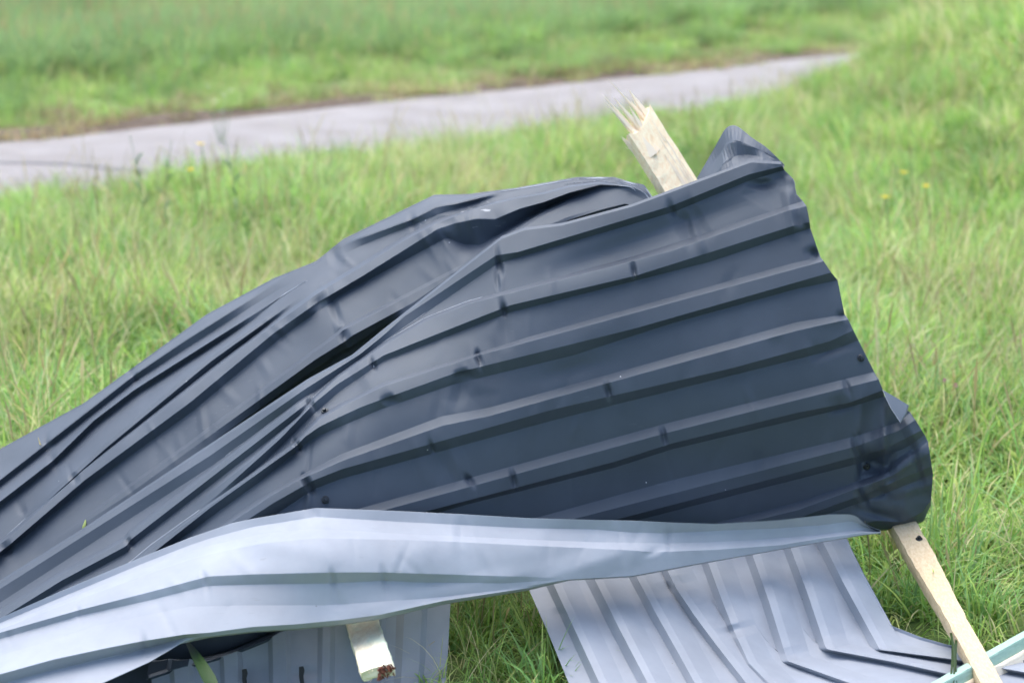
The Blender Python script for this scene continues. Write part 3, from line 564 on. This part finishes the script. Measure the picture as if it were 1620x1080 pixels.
# ------------------------------------------------------------------ timbers
def timber(name, p0, p1, wdir, w, t, mat, parent=None, nseg=24, taper=None, jag=0.0, seed=0, rough=0.0007, slant=0.0):
    """squared timber from p0 to p1; wdir = direction of the wide face; w(s), t(s) widths"""
    r = np.random.default_rng(seed)
    p0 = np.array(p0, float); p1 = np.array(p1, float); ax = p1-p0; Lh = np.linalg.norm(ax); ax /= Lh
    if np.isscalar(wdir):                                   # turn of the wide face about the axis, seen from the camera
        vw = np.array([0, 0, CAMZ])-(p0+p1)/2; vw -= ax*vw.dot(ax); vw /= np.linalg.norm(vw)
        sd = np.cross(ax, vw); sd = sd if sd[0] > 0 else -sd
        wd = sd*math.cos(math.radians(wdir)) + vw*math.sin(math.radians(wdir))
    else: wd = np.array(wdir, float)
    wd -= ax*wd.dot(ax); wd /= np.linalg.norm(wd); td = np.cross(ax, wd)
    bm = bmesh.new(); uvl = bm.loops.layers.uv.new('UVMap'); rings = []; K = 6
    per = [(-1+2*k/K, -1) for k in range(K)] + [(1, -1+2*k/3) for k in range(3)] + [(1-2*k/K, 1) for k in range(K)] + [(-1, 1-2*k/3) for k in range(3)]
    nper = len(per); endj = r.uniform(0, 1, nper); endj = (endj + np.roll(endj, 1)) * 0.5
    for i in range(nseg+1):
        s = i/nseg; ww = (w(s) if callable(w) else w)/2; tt = (t(s) if callable(t) else t)/2; ring = []
        for k, (a, b_) in enumerate(per):
            c = 0.93 if abs(a) == 1 and abs(b_) == 1 else 1.0
            ex = (endj[k]*jag if i == nseg else 0) + slant*max(0.0, a+0.3)/1.3*sstep(0.75, 1.0, s)
            p = p0 + ax*(s*Lh+ex) + wd*(a*ww*c + r.normal(0, rough)) + td*(b_*tt*c + r.normal(0, rough))
            ring.append(bm.verts.new(p))
        rings.append(ring)
    for i in range(nseg):
        for k in range(nper):
            f = bm.faces.new((rings[i][k], rings[i][(k+1) % nper], rings[i+1][(k+1) % nper], rings[i+1][k]))
            for l, (kk, ii) in zip(f.loops, ((k, i), (k+1, i), (k+1, i+1), (k, i+1))): l[uvl].uv = (kk/nper*0.35, ii/nseg*Lh)
    bm.faces.new(rings[0][::-1]); bm.faces.new(rings[-1])
    bmesh.ops.recalc_face_normals(bm, faces=bm.faces)
    me = bpy.data.meshes.new(name); bm.to_mesh(me); bm.free()
    for m_ in (mat if isinstance(mat, list) else [mat]): me.materials.append(m_)
    return link(bpy.data.objects.new(name, me), parent), (p0, ax, wd, td, Lh)
def splinters(name, base, ax, spread, spikes, mat, parent):
    """thin pointed wood slivers: spikes = list of (offset vec, direction vec, length, width)"""
    v = []; f = []; uv = []
    for o_, d, ln, wd in spikes:
        o_ = np.array(o_, float); d = np.array(d, float); d /= np.linalg.norm(d)
        s1 = np.cross(d, [0.3, 1, 0.2]); s1 /= np.linalg.norm(s1); s2 = np.cross(d, s1)
        b0 = len(v)
        for fr, sc in ((0, 1), (0.55, 0.6)):
            for k in range(4):
                a = k*math.pi/2; v.append(o_ + d*ln*fr + (s1*math.cos(a) + s2*math.sin(a)*0.5)*wd*0.5*sc)
        v.append(o_ + d*ln)
        for k in range(4):
            f.append((b0+k, b0+(k+1) % 4, b0+4+(k+1) % 4, b0+4+k)); f.append((b0+4+k, b0+4+(k+1) % 4, b0+8))
    o = mesh_obj(name, v, f, mat, parent, smooth=False)
    return o
def screw(p, nrm, parent, size=1.0):
    n = Vector(nrm).normalized(); q = n.to_track_quat('Z', 'Y').to_matrix()
    bm = bmesh.new()
    def ring(rr, z, seg): return [bm.verts.new(Vector(p) + q @ Vector((rr*math.cos(6.2832*k/seg)*size, rr*math.sin(6.2832*k/seg)*size, z*size))) for k in range(seg)]
    def loft(prof, seg):
        rs = [ring(r_, z, seg) for r_, z in prof]
        for a, b_ in zip(rs, rs[1:]):
            for k in range(seg): bm.faces.new((a[k], a[(k+1) % seg], b_[(k+1) % seg], b_[k]))
        bm.faces.new(rs[-1])
    loft([(0.008, -0.003), (0.008, 0.001), (0.0065, 0.0022), (0.004, 0.0024)], 16)
    loft([(0.0046, 0.001), (0.0046, 0.0065), (0.0038, 0.0075)], 6)
    bmesh.ops.recalc_face_normals(bm, faces=bm.faces)
    me = bpy.data.meshes.new('screw'); bm.to_mesh(me); bm.free(); me.materials.append(M_STEEL)
    return link(bpy.data.objects.new('screw', me), parent)
def surfpt(f, x, y, d=0.0): return W(x, y, float(f(np.array(float(x)), np.array(float(y))))-d)
def surfn(f, x, y):
    a = surfpt(f, x, y); n_ = np.cross(surfpt(f, x+8, y)-a, surfpt(f, x, y+8)-a); n_ /= np.linalg.norm(n_)
    return n_ if n_.dot(np.array([0, 0, CAMZ])-a) > 0 else -n_
for x, y in ((514, 650), (515, 790), (1362, 566), (1371, 738)):
    dd = dent_field(dA)(np.array([float(x)]), np.array([float(y)]))[0]
    screw(surfpt(fA, x, y, -dd+0.003), surfn(fA, x, y), emA)

# broken post top sticking up behind the folded panel
pb = W(1440, 884, 4.68); pt = W(1026, 222, 4.86)
axp = (pt-pb)/np.linalg.norm(pt-pb)
wdp = W(1066, 200, 4.82)-W(1010, 228, 4.86)
emP = empty('broken_post', (pb[0], pb[1], 0), 'splintered pine post top sticking up behind the dark folded sheet', 'post')
post, (q0, ax, wd, td, Lh) = timber('shaft', pb, pt, -26, lambda s: 0.04+0.056*sstep(0, 0.3, s), 0.042, M_PALE, emP, nseg=60, jag=0.035, seed=4, slant=0.055)
sp_ = []; r = np.random.default_rng(12)
pe = pt
def tip_at(a): return 0.055*max(0, a+0.3)/1.3
for q in range(30):                                           # torn shards of mixed width still joined to the grain
    a_ = r.uniform(-0.9, 0.9); b_ = r.uniform(-0.8, 0.8); big = r.random() < 0.35
    ln = (0.075 + 0.05*r.random()) if big else (0.04 + 0.04*r.random())
    ln *= 1.15 if a_ > 0.4 or -0.35 < a_ < 0.05 else 0.8
    sp_.append((pe + wd*0.042*a_ + td*0.019*b_ + ax*(tip_at(a_)-0.045), ax + wd*r.normal(-0.03, 0.06) + td*r.normal(0, 0.05), ln, (0.030+0.016*r.random()) if big else (0.008+0.010*r.random())))
for a, b_, ln, dx, w_ in ((-0.25, 0, 0.17, -0.20, 0.022), (-0.12, .5, 0.18, -0.17, 0.018), (-0.02, -.4, 0.155, -0.14, 0.024), (0.72, 0, 0.125, -0.04, 0.028), (0.55, .3, 0.105, -0.06, 0.026), (0.66, 0, 0.18, -0.20, 0.009),
                      (-0.75, 0, 0.075, -0.35, 0.016), (-0.9, .5, 0.07, -0.22, 0.014), (-0.5, -.5, 0.06, 0.8, 0.006), (-0.45, .3, 0.06, -1.0, 0.006)):
    sp_.append((pe + wd*0.044*a + td*0.018*b_ - ax*0.03 + ax*tip_at(a), ax + wd*dx, ln, w_))
splinters('splinters', None, None, None, sp_, M_FRESH, emP)
# fresh split strip along the post face
stp = []
for i in range(14):
    k = r.uniform(0.1, 0.8)
    stp.append((pe + wd*0.042*(0.0+0.9*r.random()) - td*0.0 - ax*(0.16*r.random()+0.02), ax, 0.05+0.06*r.random(), 0.006))
nface = td if td.dot(np.array([0, 0, CAMZ])-pe) > 0 else -td
stp = [(o_ + nface*0.0210, d, ln, w_) for o_, d, ln, w_ in stp]
splinters('split_grain', None, None, None, stp, M_FRESH, emP)

# stake at the right
s0 = W(1418, 815, 4.54); s1 = W(1574, 1098, 3.92)
emS = empty('wooden_stake', (s1[0], s1[1], 0), 'thin split wooden stake with a black screw leaning right of the sheets', 'stake')
stake, (q0, ax2, wd2, td2, L2) = timber('shaft', s1, s0, -24, lambda s: 0.044+0.016*sstep(0.35, 0.75, s), lambda s: 0.032+0.008*s, M_WOOD, emS, nseg=40, seed=9, rough=0.0007)
nf = td2 if td2.dot(np.array([0, 0, CAMZ])-q0) > 0 else -td2
kk = 0.80
pS = q0 + ax2*L2*kk + wd2*0.012*(1 if wd2[0] > 0 else -1) + nf*0.0195
screw(pS, nf, emS, 1.0)

# mint-tinted batten and the split one below it
g0 = W(1440, 1105, 4.0); g1 = W(1680, 965, 4.22)
emG = empty('mint_batten', (g0[0], g0[1], 0), 'pale mint green batten lying across the sheet at bottom right', 'batten')
timber('shaft', W(1450, 1108, DZ(1450, 1108, 0.055)), W(1690, 972, DZ(1690, 972, 0.06)), (0, 0.3, 1), 0.026, 0.026, M_MINT, emG, seed=15, rough=0.0002)
emH = empty('split_batten', tuple(W(1600, 1060, 4.1)*[1, 1, 0]), 'pinkish split batten resting under the mint green batten', 'batten')
timber('shaft', W(1500, 1100, DZ(1500, 1100, 0.035)), W(1700, 992, DZ(1700, 992, 0.035)), (0, 0.3, 1), 0.026, 0.026, M_FRESH, emH, seed=16, rough=0.0003)

# plank stub poking out in front
k0 = W(556, 930, 4.22); k1 = W(597, 1060, 3.82)
emK = empty('plank_stub', (k1[0], k1[1], 0), 'short pale plank end with rotten brown tip poking from under the rolled sheet', 'plank')
stub, (q0, ax3, wd3, td3, L3) = timber('shaft', k0, k1, W(620, 1040, 3.86)-W(560, 1056, 3.86), 0.066, 0.024, M_WOODG, emK, nseg=26, jag=0.022, seed=22)
sp_ = []
for i in range(30):
    sp_.append((k1 + wd3*0.03*r.uniform(-1, 1) + td3*0.010*r.uniform(-1, 1) - ax3*0.01, ax3 + np.array([r.normal(0, .3), 0, r.normal(-0.2, .3)]), 0.014+0.022*r.random(), 0.003))
splinters('frayed_fibres', None, None, None, sp_, M_FRESH, emK)
rt = []
for i in range(70):
    sgn = 1 if wd3[0] > 0 else -1
    rt.append((k1 + wd3*sgn*(0.002+0.026*r.random()) + td3*0.009*r.uniform(-1, 1) + ax3*(0.004+0.012*r.random()), ax3 + np.array([r.normal(0, .5), 0, r.normal(0, .5)]), 0.008+0.010*r.random(), 0.008))
splinters('rotten_core', None, None, None, rt, M_ROT, emK)

# ------------------------------------------------------------------ grass
def clump(name, seed, n, rad, hmin, hmax, wid, tilt, curl, pal, heads=0.0, seg=5):
    r = np.random.default_rng(seed); v = []; f = []; cols = []
    for i in range(n):
        a = r.uniform(0, 6.283); rr = rad*math.sqrt(r.random()); p = np.array([rr*math.cos(a), rr*math.sin(a), -0.01])
        hd = r.uniform(0, 6.283) if r.random() < 0.6 else a
        L_ = r.uniform(hmin, hmax); th = abs(r.normal(0, tilt)); cu = r.normal(curl, curl*0.5)
        w_ = wid*r.uniform(0.6, 1.3); c = pal[r.choice(len(pal))]; c = np.clip(np.array(c)*r.uniform(0.75, 1.25) , 0, 1)
        h = np.array([math.cos(hd), math.sin(hd), 0]); tw = r.uniform(-0.6, 0.6)
        sd = np.array([-math.sin(hd+tw), math.cos(hd+tw), 0]); b0 = len(v)
        stem = r.random() < heads
        if stem: L_ *= 1.35; w_ *= 0.35; th *= 0.6; cu *= 0.45; c = np.array((0.42, 0.36, 0.17))*r.uniform(0.7, 1.15)
        for k in range(seg+1):
            t = k/seg
            ww = w_*(1-t**1.8*0.97) if not stem else (w_ if t < 0.75 else w_*3.2*(1-(t-0.75)/0.27))
            v.append(p - sd*ww/2); v.append(p + sd*ww/2); cols += [c, c]
            p = p + (h*math.sin(th) + np.array([0, 0, 1])*math.cos(th))*L_/seg; th += cu/seg
        for k in range(seg): f.append((b0+2*k, b0+2*k+1, b0+2*k+3, b0+2*k+2))
    me = bpy.data.meshes.new(name); me.from_pydata([tuple(map(float, q)) for q in v], [], f)
    at = me.attributes.new('col', 'FLOAT_COLOR', 'POINT')
    at.data.foreach_set('color', np.c_[np.array(cols), np.ones(len(cols))].astype(np.float32).ravel())
    me.materials.append(M_GRASS); me.polygons.foreach_set('use_smooth', [True]*len(me.polygons))
    return bpy.data.objects.new(name, me)
FRESH = [(0.29, 0.48, 0.10), (0.35, 0.52, 0.12), (0.25, 0.45, 0.14), (0.42, 0.55, 0.15), (0.22, 0.40, 0.10), (0.30, 0.48, 0.18)]
YEL = [(0.51, 0.56, 0.20), (0.43, 0.53, 0.16), (0.62, 0.58, 0.32), (0.33, 0.49, 0.12)]
STRAW = [(0.70, 0.63, 0.40), (0.64, 0.59, 0.32), (0.52, 0.55, 0.24)]
FIELD = [(0.25, 0.39, 0.16), (0.29, 0.42, 0.16), (0.23, 0.37, 0.165), (0.34, 0.46, 0.165)]
DRY = [(0.40, 0.30, 0.17), (0.50, 0.40, 0.24), (0.34, 0.38, 0.13), (0.28, 0.21, 0.13)]
src = bpy.data.collections.new('grass_sources')
defs = [('c00', 1, 470, .26, 0.138, 0.275, .0105, .40, 1.3, FRESH, .01), ('c01', 2, 470, .27, 0.120, 0.241, .010, .50, 1.6, FRESH, .01), ('c02', 3, 425, .26, 0.155, 0.310, .0105, .35, 1.2, FRESH+YEL, .02), ('c03', 4, 425, .27, 0.120, 0.258, .010, .60, 1.7, YEL+FRESH, .03),
        ('c04', 5, 358, .28, 0.189, 0.361, .009, .90, 1.4, YEL+FRESH, .03), ('c05', 6, 313, .30, 0.206, 0.396, .005, 1.05, 1.0, STRAW+YEL, .04), ('c06', 7, 100, .28, 0.258, 0.413, .004, .40, 0.7, STRAW, .4),
        ('c07', 8, 470, .33, 0.258, 0.396, .011, .25, 0.9, FIELD, .02), ('c08', 9, 470, .33, 0.224, 0.361, .011, .30, 1.0, FIELD+FRESH[:2], .02), ('c09', 10, 448, .33, 0.103, 0.241, .010, .50, 1.1, YEL+FRESH, .03),
        ('c10', 11, 336, .31, 0.043, 0.138, .010, .60, 1.0, DRY, .03), ('c11', 12, 336, .31, 0.069, 0.172, .007, .5, 1.0, DRY+YEL, .06),
        ('c12', 13, 78, .10, 0.120, 0.258, .008, .45, 1.3, FRESH, .01), ('c13', 14, 78, .11, 0.103, 0.224, .0075, .55, 1.6, FRESH+YEL, .02), ('c14', 15, 56, .11, 0.172, 0.327, .006, .85, 1.3, YEL+FRESH, .04), ('c15', 16, 44, .12, 0.172, 0.344, .0035, 1.0, 1.0, STRAW+YEL, .06),
        ('c16', 17, 67, .10, 0.138, 0.292, .0105, .35, 1.1, FRESH[2:], .0)]
for d in defs: src.objects.link(clump(*d))

ng = bpy.data.node_groups.new('scatter', 'GeometryNodeTree')
ng.interface.new_socket('Geometry', in_out='INPUT', socket_type='NodeSocketGeometry')
ng.interface.new_socket('Geometry', in_out='OUTPUT', socket_type='NodeSocketGeometry')
gi = ng.nodes.new('NodeGroupInput'); go = ng.nodes.new('NodeGroupOutput')
ci = ng.nodes.new('GeometryNodeCollectionInfo'); ci.inputs['Collection'].default_value = src
ci.inputs['Separate Children'].default_value = True; ci.inputs['Reset Children'].default_value = True
ip = ng.nodes.new('GeometryNodeInstanceOnPoints'); ip.inputs['Pick Instance'].default_value = True
def nattr(nm, ty):
    a = ng.nodes.new('GeometryNodeInputNamedAttribute'); a.data_type = ty; a.inputs['Name'].default_value = nm
    return [o for o in a.outputs if o.enabled and o.name == 'Attribute'][0]
ng.links.new(gi.outputs[0], ip.inputs['Points']); ng.links.new(ci.outputs[0], ip.inputs['Instance'])
ng.links.new(nattr('idx', 'INT'), ip.inputs['Instance Index'])
ng.links.new(nattr('rot', 'FLOAT_VECTOR'), ip.inputs['Rotation']); ng.links.new(nattr('scl', 'FLOAT'), ip.inputs['Scale'])
ng.links.new(ip.outputs[0], go.inputs[0])
def scatter(name, P, idx, rot, scl, label, cat):
    me = bpy.data.meshes.new(name); me.from_pydata([tuple(map(float, p)) for p in P], [], [])
    for nm, ty, arr in (('idx', 'INT', np.asarray(idx, np.int32)), ('scl', 'FLOAT', np.asarray(scl, np.float32))):
        me.attributes.new(nm, ty, 'POINT').data.foreach_set('value', arr)
    me.attributes.new('rot', 'FLOAT_VECTOR', 'POINT').data.foreach_set('vector', np.asarray(rot, np.float32).ravel())
    o = link(bpy.data.objects.new(name, me)); o.modifiers.new('scatter', 'NODES').node_group = ng
    return tag(o, label, cat, kind='stuff')
def vnoise(x, y, s, seed):
    r = np.random.default_rng(seed); z = 0
    for k in range(6):
        a = r.uniform(0, 6.28); q = r.uniform(0.6, 1.8)*s; z = z + np.sin((x*math.cos(a)+y*math.sin(a))*q + r.uniform(0, 6.28))
    return z/6**0.5
def pts_in(y0, y1, dens, margin):
    half = 0.262*y1+margin; st = 1/math.sqrt(dens)
    gx, gy = np.meshgrid(np.arange(-half, half, st), np.arange(y0, y1, st))
    x = gx.ravel()+rng.uniform(0, st, gx.size); y = gy.ravel()+rng.uniform(0, st, gx.size)
    k = np.abs(x) < 0.262*y+margin
    return x[k], y[k]
# footprint on which the sheets press the grass down
def under_sheets(x, y):
    gap = (x > -0.20) & (x < 0.10) & (y > 3.72) & (x < 0.03+0.12*(4.3-y)/0.4)
    front = (y < 3.97) & (x < 0.62) & ~gap
    body = (y >= 3.97) & (y < 4.62) & (x > -1.45) & (x < 0.80 - 0.55*np.maximum(0, y-4.22)) & ~(gap & (y < 4.22))
    right = (x >= 0.62) & (y < 4.02 + 0.10*(x < 0.86))
    return front | body | right
def lay(P, x, y, types, probs, s0, s1, lean, seed):
    n_ = len(x); idx = rng.choice(types, n_, p=np.array(probs)/sum(probs))
    yaw = vnoise(x, y, 1.6, seed)*2.0 + rng.uniform(-1.2, 1.2, n_)
    ln = lean*(0.4+0.6*rng.random(n_))*(0.6+0.5*vnoise(x, y, 2.5, seed+1))
    rot = np.stack([ln*np.cos(yaw), ln*np.sin(yaw), rng.uniform(0, 6.28, n_)], -1)
    return np.stack([x, y, gz(x, y)], -1), idx, rot, rng.uniform(s0, s1, n_)
# meadow on the near side: fine tufts close by, broader patches farther off
x, y = np.array(pts_in(3.6, 5.4, 90, 0.7))
keep = ~under_sheets(x, y); x, y = x[keep], y[keep]
P0, i0, r0, s0_ = lay(None, x, y, [12, 13, 14, 15, 16], [.30, .26, .20, .12, .12], 0.7, 1.1, 0.45, 31)
s0_ *= 0.62 + 0.38*sstep(3.9, 4.5, y)
x, y = np.concatenate([np.array(pts_in(5.3, 7, 15, 0.9)), np.array(pts_in(7, 10, 11, 1.0)), np.array(pts_in(10, 14, 10, 1.2)), np.array(pts_in(14, 20, 8, 1.2))], 1)
t = path_t(x, y); keep = (t > PATH_W+0.12 + 0.10*rng.random(len(x)))
x, y, t = x[keep], y[keep], t[keep]
P, idx, rot, scl = lay(None, x, y, [0, 1, 2, 3, 4, 5, 6], [.21, .18, .16, .17, .14, .10, .04], 0.82, 1.10, 0.38, 31)
pat = vnoise(x, y, 1.9, 44)
idx = np.where((pat > 0.6) & (rng.random(len(x)) < 0.65), rng.choice([3, 4, 5], len(x)), idx)
scl *= 0.5 + 0.5*sstep(PATH_W, PATH_W+1.2, t)
scl *= 1 + 0.35*sstep(2.4, 3.6, x)*sstep(8, 12, y)
scatter('meadow_grass', np.r_[P, P0], np.r_[idx, i0], np.r_[rot, r0], np.r_[scl, s0_], 'bright green meadow grass around the wrecked sheets, partly flattened', 'grass')
# field on the far side
x, y = np.concatenate([np.array(pts_in(10, 18, 9, 2.0)), np.array(pts_in(18, 30, 7, 2.0)), np.array(pts_in(30, 48, 2.5, 2.0))], 1)
t = path_t(x, y)
k1_ = (t < -0.38) & (t > -3.2)
P, idx, rot, scl = lay(None, x[k1_], y[k1_], [9, 8, 3, 11], [.5, .22, .2, .08], 0.8, 1.2, 0.35, 51)
tt = -t[k1_]; scl *= 0.6+0.5*sstep(0.5, 3.0, tt)
scatter('verge_grass', P, idx, rot, scl, 'yellow green grass strip between path and field', 'grass')
k2_ = t <= -2.4
P, idx, rot, scl = lay(None, x[k2_], y[k2_], [7, 8, 9], [.6, .3, .1], 1.1, 1.25, 0.10, 61)
scatter('field_grass', P, idx, rot, scl, 'tall blue green crop grass in the far field', 'grass')
k3_ = (t < -0.14) & (t > -0.5)
P, idx, rot, scl = lay(None, x[k3_], y[k3_], [10, 11], [.6, .4], 0.7, 1.3, 0.4, 71)
scatter('dry_grass', P, idx, rot, scl, 'dead brown grass along the far edge of the path', 'grass')

# ------------------------------------------------------------------ small plants and bits
def strip_blade(name, pts, w, mat, parent=None, cup=0.25):
    """one grass leaf: a folded strip through world points"""
    p = np.array(pts, float); n_ = len(p); v = []; f = []
    for k in range(n_):
        d = p[min(k+1, n_-1)]-p[max(k-1, 0)]; d /= np.linalg.norm(d)
        tc = np.array([0, 0, CAMZ])-p[k]; tc /= np.linalg.norm(tc)
        sd = np.cross(d, tc); sd /= np.linalg.norm(sd); up = np.cross(sd, d)
        t_ = k/(n_-1); ww = w*(1-t_**2.2*0.97)*(0.75+0.5*min(1, t_*4))/1.25
        v += [p[k]-sd*ww/2, p[k]-up*ww*cup*np.sign(up.dot(tc)), p[k]+sd*ww/2]
    for k in range(n_-1):
        for i_ in (0, 1): f.append((3*k+i_, 3*k+i_+1, 3*k+4+i_, 3*k+3+i_))
    o = mesh_obj(name, v, f, mat, parent); sm = o.modifiers.new('thickness', 'SOLIDIFY'); sm.thickness = 0.0005
    return o
M_LEAF = leaf_mat('broad_leaf', (0.035, 0.085, 0.016)); M_LEAFD = leaf_mat('grey_leaf', (0.30, 0.42, 0.24))
M_YEL = leaf_mat('yellow_petal', (0.80, 0.58, 0.03)); M_WHT = leaf_mat('white_petal', (0.85, 0.84, 0.82)); M_PNK = leaf_mat('pink_petal', (0.42, 0.22, 0.25))
def tube(name, pts, rad, mat, parent):
    p = np.array(pts, float); v = []; f = []; K = 5
    for k in range(len(p)):
        rr = rad*(1-0.4*k/(len(p)-1))
        for i_ in range(K): v.append(p[k] + np.array([math.cos(i_*6.283/K), math.sin(i_*6.283/K), 0])*rr)
    for k in range(len(p)-1):
        for i_ in range(K): f.append((k*K+i_, k*K+(i_+1) % K, (k+1)*K+(i_+1) % K, (k+1)*K+i_))
    return mesh_obj(name, v, f, mat, parent)
def bend(p0, p1, sag, n_=7):
    p0, p1 = np.array(p0, float), np.array(p1, float); t_ = np.linspace(0, 1, n_)[:, None]
    return p0*(1-t_)+p1*t_ + np.array(sag)*np.sin(t_*math.pi)
def petals(name, c, rad, n_, mat, parent, cup=0.5, seed=0):
    v = []; f = []; r_ = np.random.default_rng(seed)
    for k in range(n_):
        a = k*6.283/n_ + r_.uniform(-.15, .15); d = np.array([math.cos(a), math.sin(a), 0]); s_ = np.array([-math.sin(a), math.cos(a), 0]); z = np.array([0, 0, 1.])
        b0 = len(v); L_ = rad*r_.uniform(.85, 1.1)
        v += [c, c+d*L_*.55+s_*L_*.42+z*L_*cup*.5, c+d*L_+s_*L_*.25+z*L_*cup, c+d*L_-s_*L_*.25+z*L_*cup, c+d*L_*.55-s_*L_*.42+z*L_*cup*.5]
        f.append((b0, b0+1, b0+2, b0+3, b0+4))
    return mesh_obj(name, v, f, mat, parent, smooth=False)
def ground_below(p, dx=0.0): return np.array([p[0]+dx, p[1], float(gz(p[0]+dx, p[1]))])
for i, (px, py, z, lab) in enumerate([(318, 229, 0.42, 'yellow flower on a tall stem against the pale path, upper of two'), (301, 270, 0.34, 'yellow flower in the verge just below the path edge'),
                                     (1430, 274, 0.36, 'topmost yellow flower in the grass right of the sheet corner'), (1465, 296, 0.36, 'rightmost yellow flower in the grass right of the sheet corner'), (1400, 313, 0.34, 'lowest yellow flower in the grass right of the sheet corner')]):
    zz = z
    for _ in range(4):
        c = G(px, py, zz); zz = z + float(gz(c[0], c[1]))
    b0 = ground_below(c, 0.03)
    e = empty('buttercup', b0, lab, 'flower', 'buttercups in the meadow')
    tube('stem', bend(b0, c, (0.01, 0, 0)), 0.003, M_LEAF, e)
    petals('flower_head', c, 0.020, 5, M_YEL, e, 0.45, i)
for i, (px, py, lab) in enumerate([(1494, 604, 'pink clover head in the grass right of the torn flap'), (1512, 612, 'faded clover head beside the pink one')]):
    c = G(px, py, 0.22); b0 = ground_below(c, 0.02)
    e = empty('clover', b0, lab, 'flower', 'clover heads right of the sheet')
    tube('stem', bend(b0, c, (0.008, 0, 0)), 0.0018, M_LEAF, e)
    for q in range(3): petals('flower_head', c+np.array([0, 0, 0.003*q]), 0.007-0.0015*q, 9, M_PNK, e, 0.3+0.5*q, i*5+q)
c = G(348, 160, 0.28); b0 = ground_below(c)
e = empty('white_flower', b0, 'small white flower cluster in the verge beyond the path', 'flower')
for q, (dx, dz) in enumerate(((-0.02, 0), (0.02, 0.03), (0.05, 0.05), (-0.05, 0.07), (0.005, -0.05))):
    cc = c+np.array([dx*1.4, 0, dz*1.3]); tube('stem', bend(b0, cc, (dx*0.3, 0, 0)), 0.003, M_LEAFD, e); petals('flower_head', cc, 0.016, 7, M_WHT, e, 0.2, q)
for i, (px, py, lab) in enumerate([(205, 214, 'leftmost thin weed standing out against the path'), (272, 222, 'thin leafy weed just left of the upper yellow flower by the path'),
                                  (356, 224, 'thin weed right of the yellow flowers by the path')]):
    c = G(px, py, 0.5); b0 = ground_below(c, 0.04*(-1)**i)
    e = empty('weed', b0, lab, 'plant', 'weeds along the path edge')
    st = bend(b0, c, (0.02*(-1)**i, 0, 0), 9); tube('stem', st, 0.0025, M_LEAFD, e)
    for q in range(4):
        p = st[3+q % 6]; a = q*2.4+i; tip = p+np.array([math.cos(a)*0.05, math.sin(a)*0.05, 0.04])
        strip_blade('leaf', bend(p, tip, (0, 0, 0.012), 5), 0.011, M_LEAFD, e)
# broad leaf poking out of the dark hollow under the rolled sheet
strip = bend(W(345, 1098, 3.72), W(290, 1006, 3.98), (0, 0, 0.004), 9)
tag(strip_blade('grass_leaf', strip, 0.026, M_LEAF), 'broad dark green grass leaf crossing the black hollow under the rolled sheet', 'leaf')
e = empty('grass_tuft', G(1512, 1085, 0.05), 'few long dark green blades hanging beside the wooden stake', 'grass tuft')
for (xa, ya, da, xb, yb, db, sg) in ((1504, 1000, 4.10, 1508, 1095, 3.90, 0.004), (1513, 1010, 4.08, 1514, 1082, 3.93, -0.003), (1507, 1015, 4.07, 1501, 1092, 3.91, 0.003)):
    strip_blade('blade', bend(W(xa, ya, da), W(xb, yb, db), (sg, 0, 0.01), 8), 0.006, M_LEAF, e)
cl = W(133, 829, float(fB(np.array(133.), np.array(829.)))-0.012)
strip_blade_o = strip_blade('grass_clipping', bend(W(131, 837, float(fB(np.array(131.), np.array(837.)))-0.008), W(135, 821, float(fB(np.array(135.), np.array(821.)))-0.008), (0.002, 0, 0.002), 5), 0.007, leaf_mat('clipping', (0.45, 0.55, 0.18)))
tag(strip_blade_o, 'small green grass clipping lying on the dark sheet at left', 'clipping')
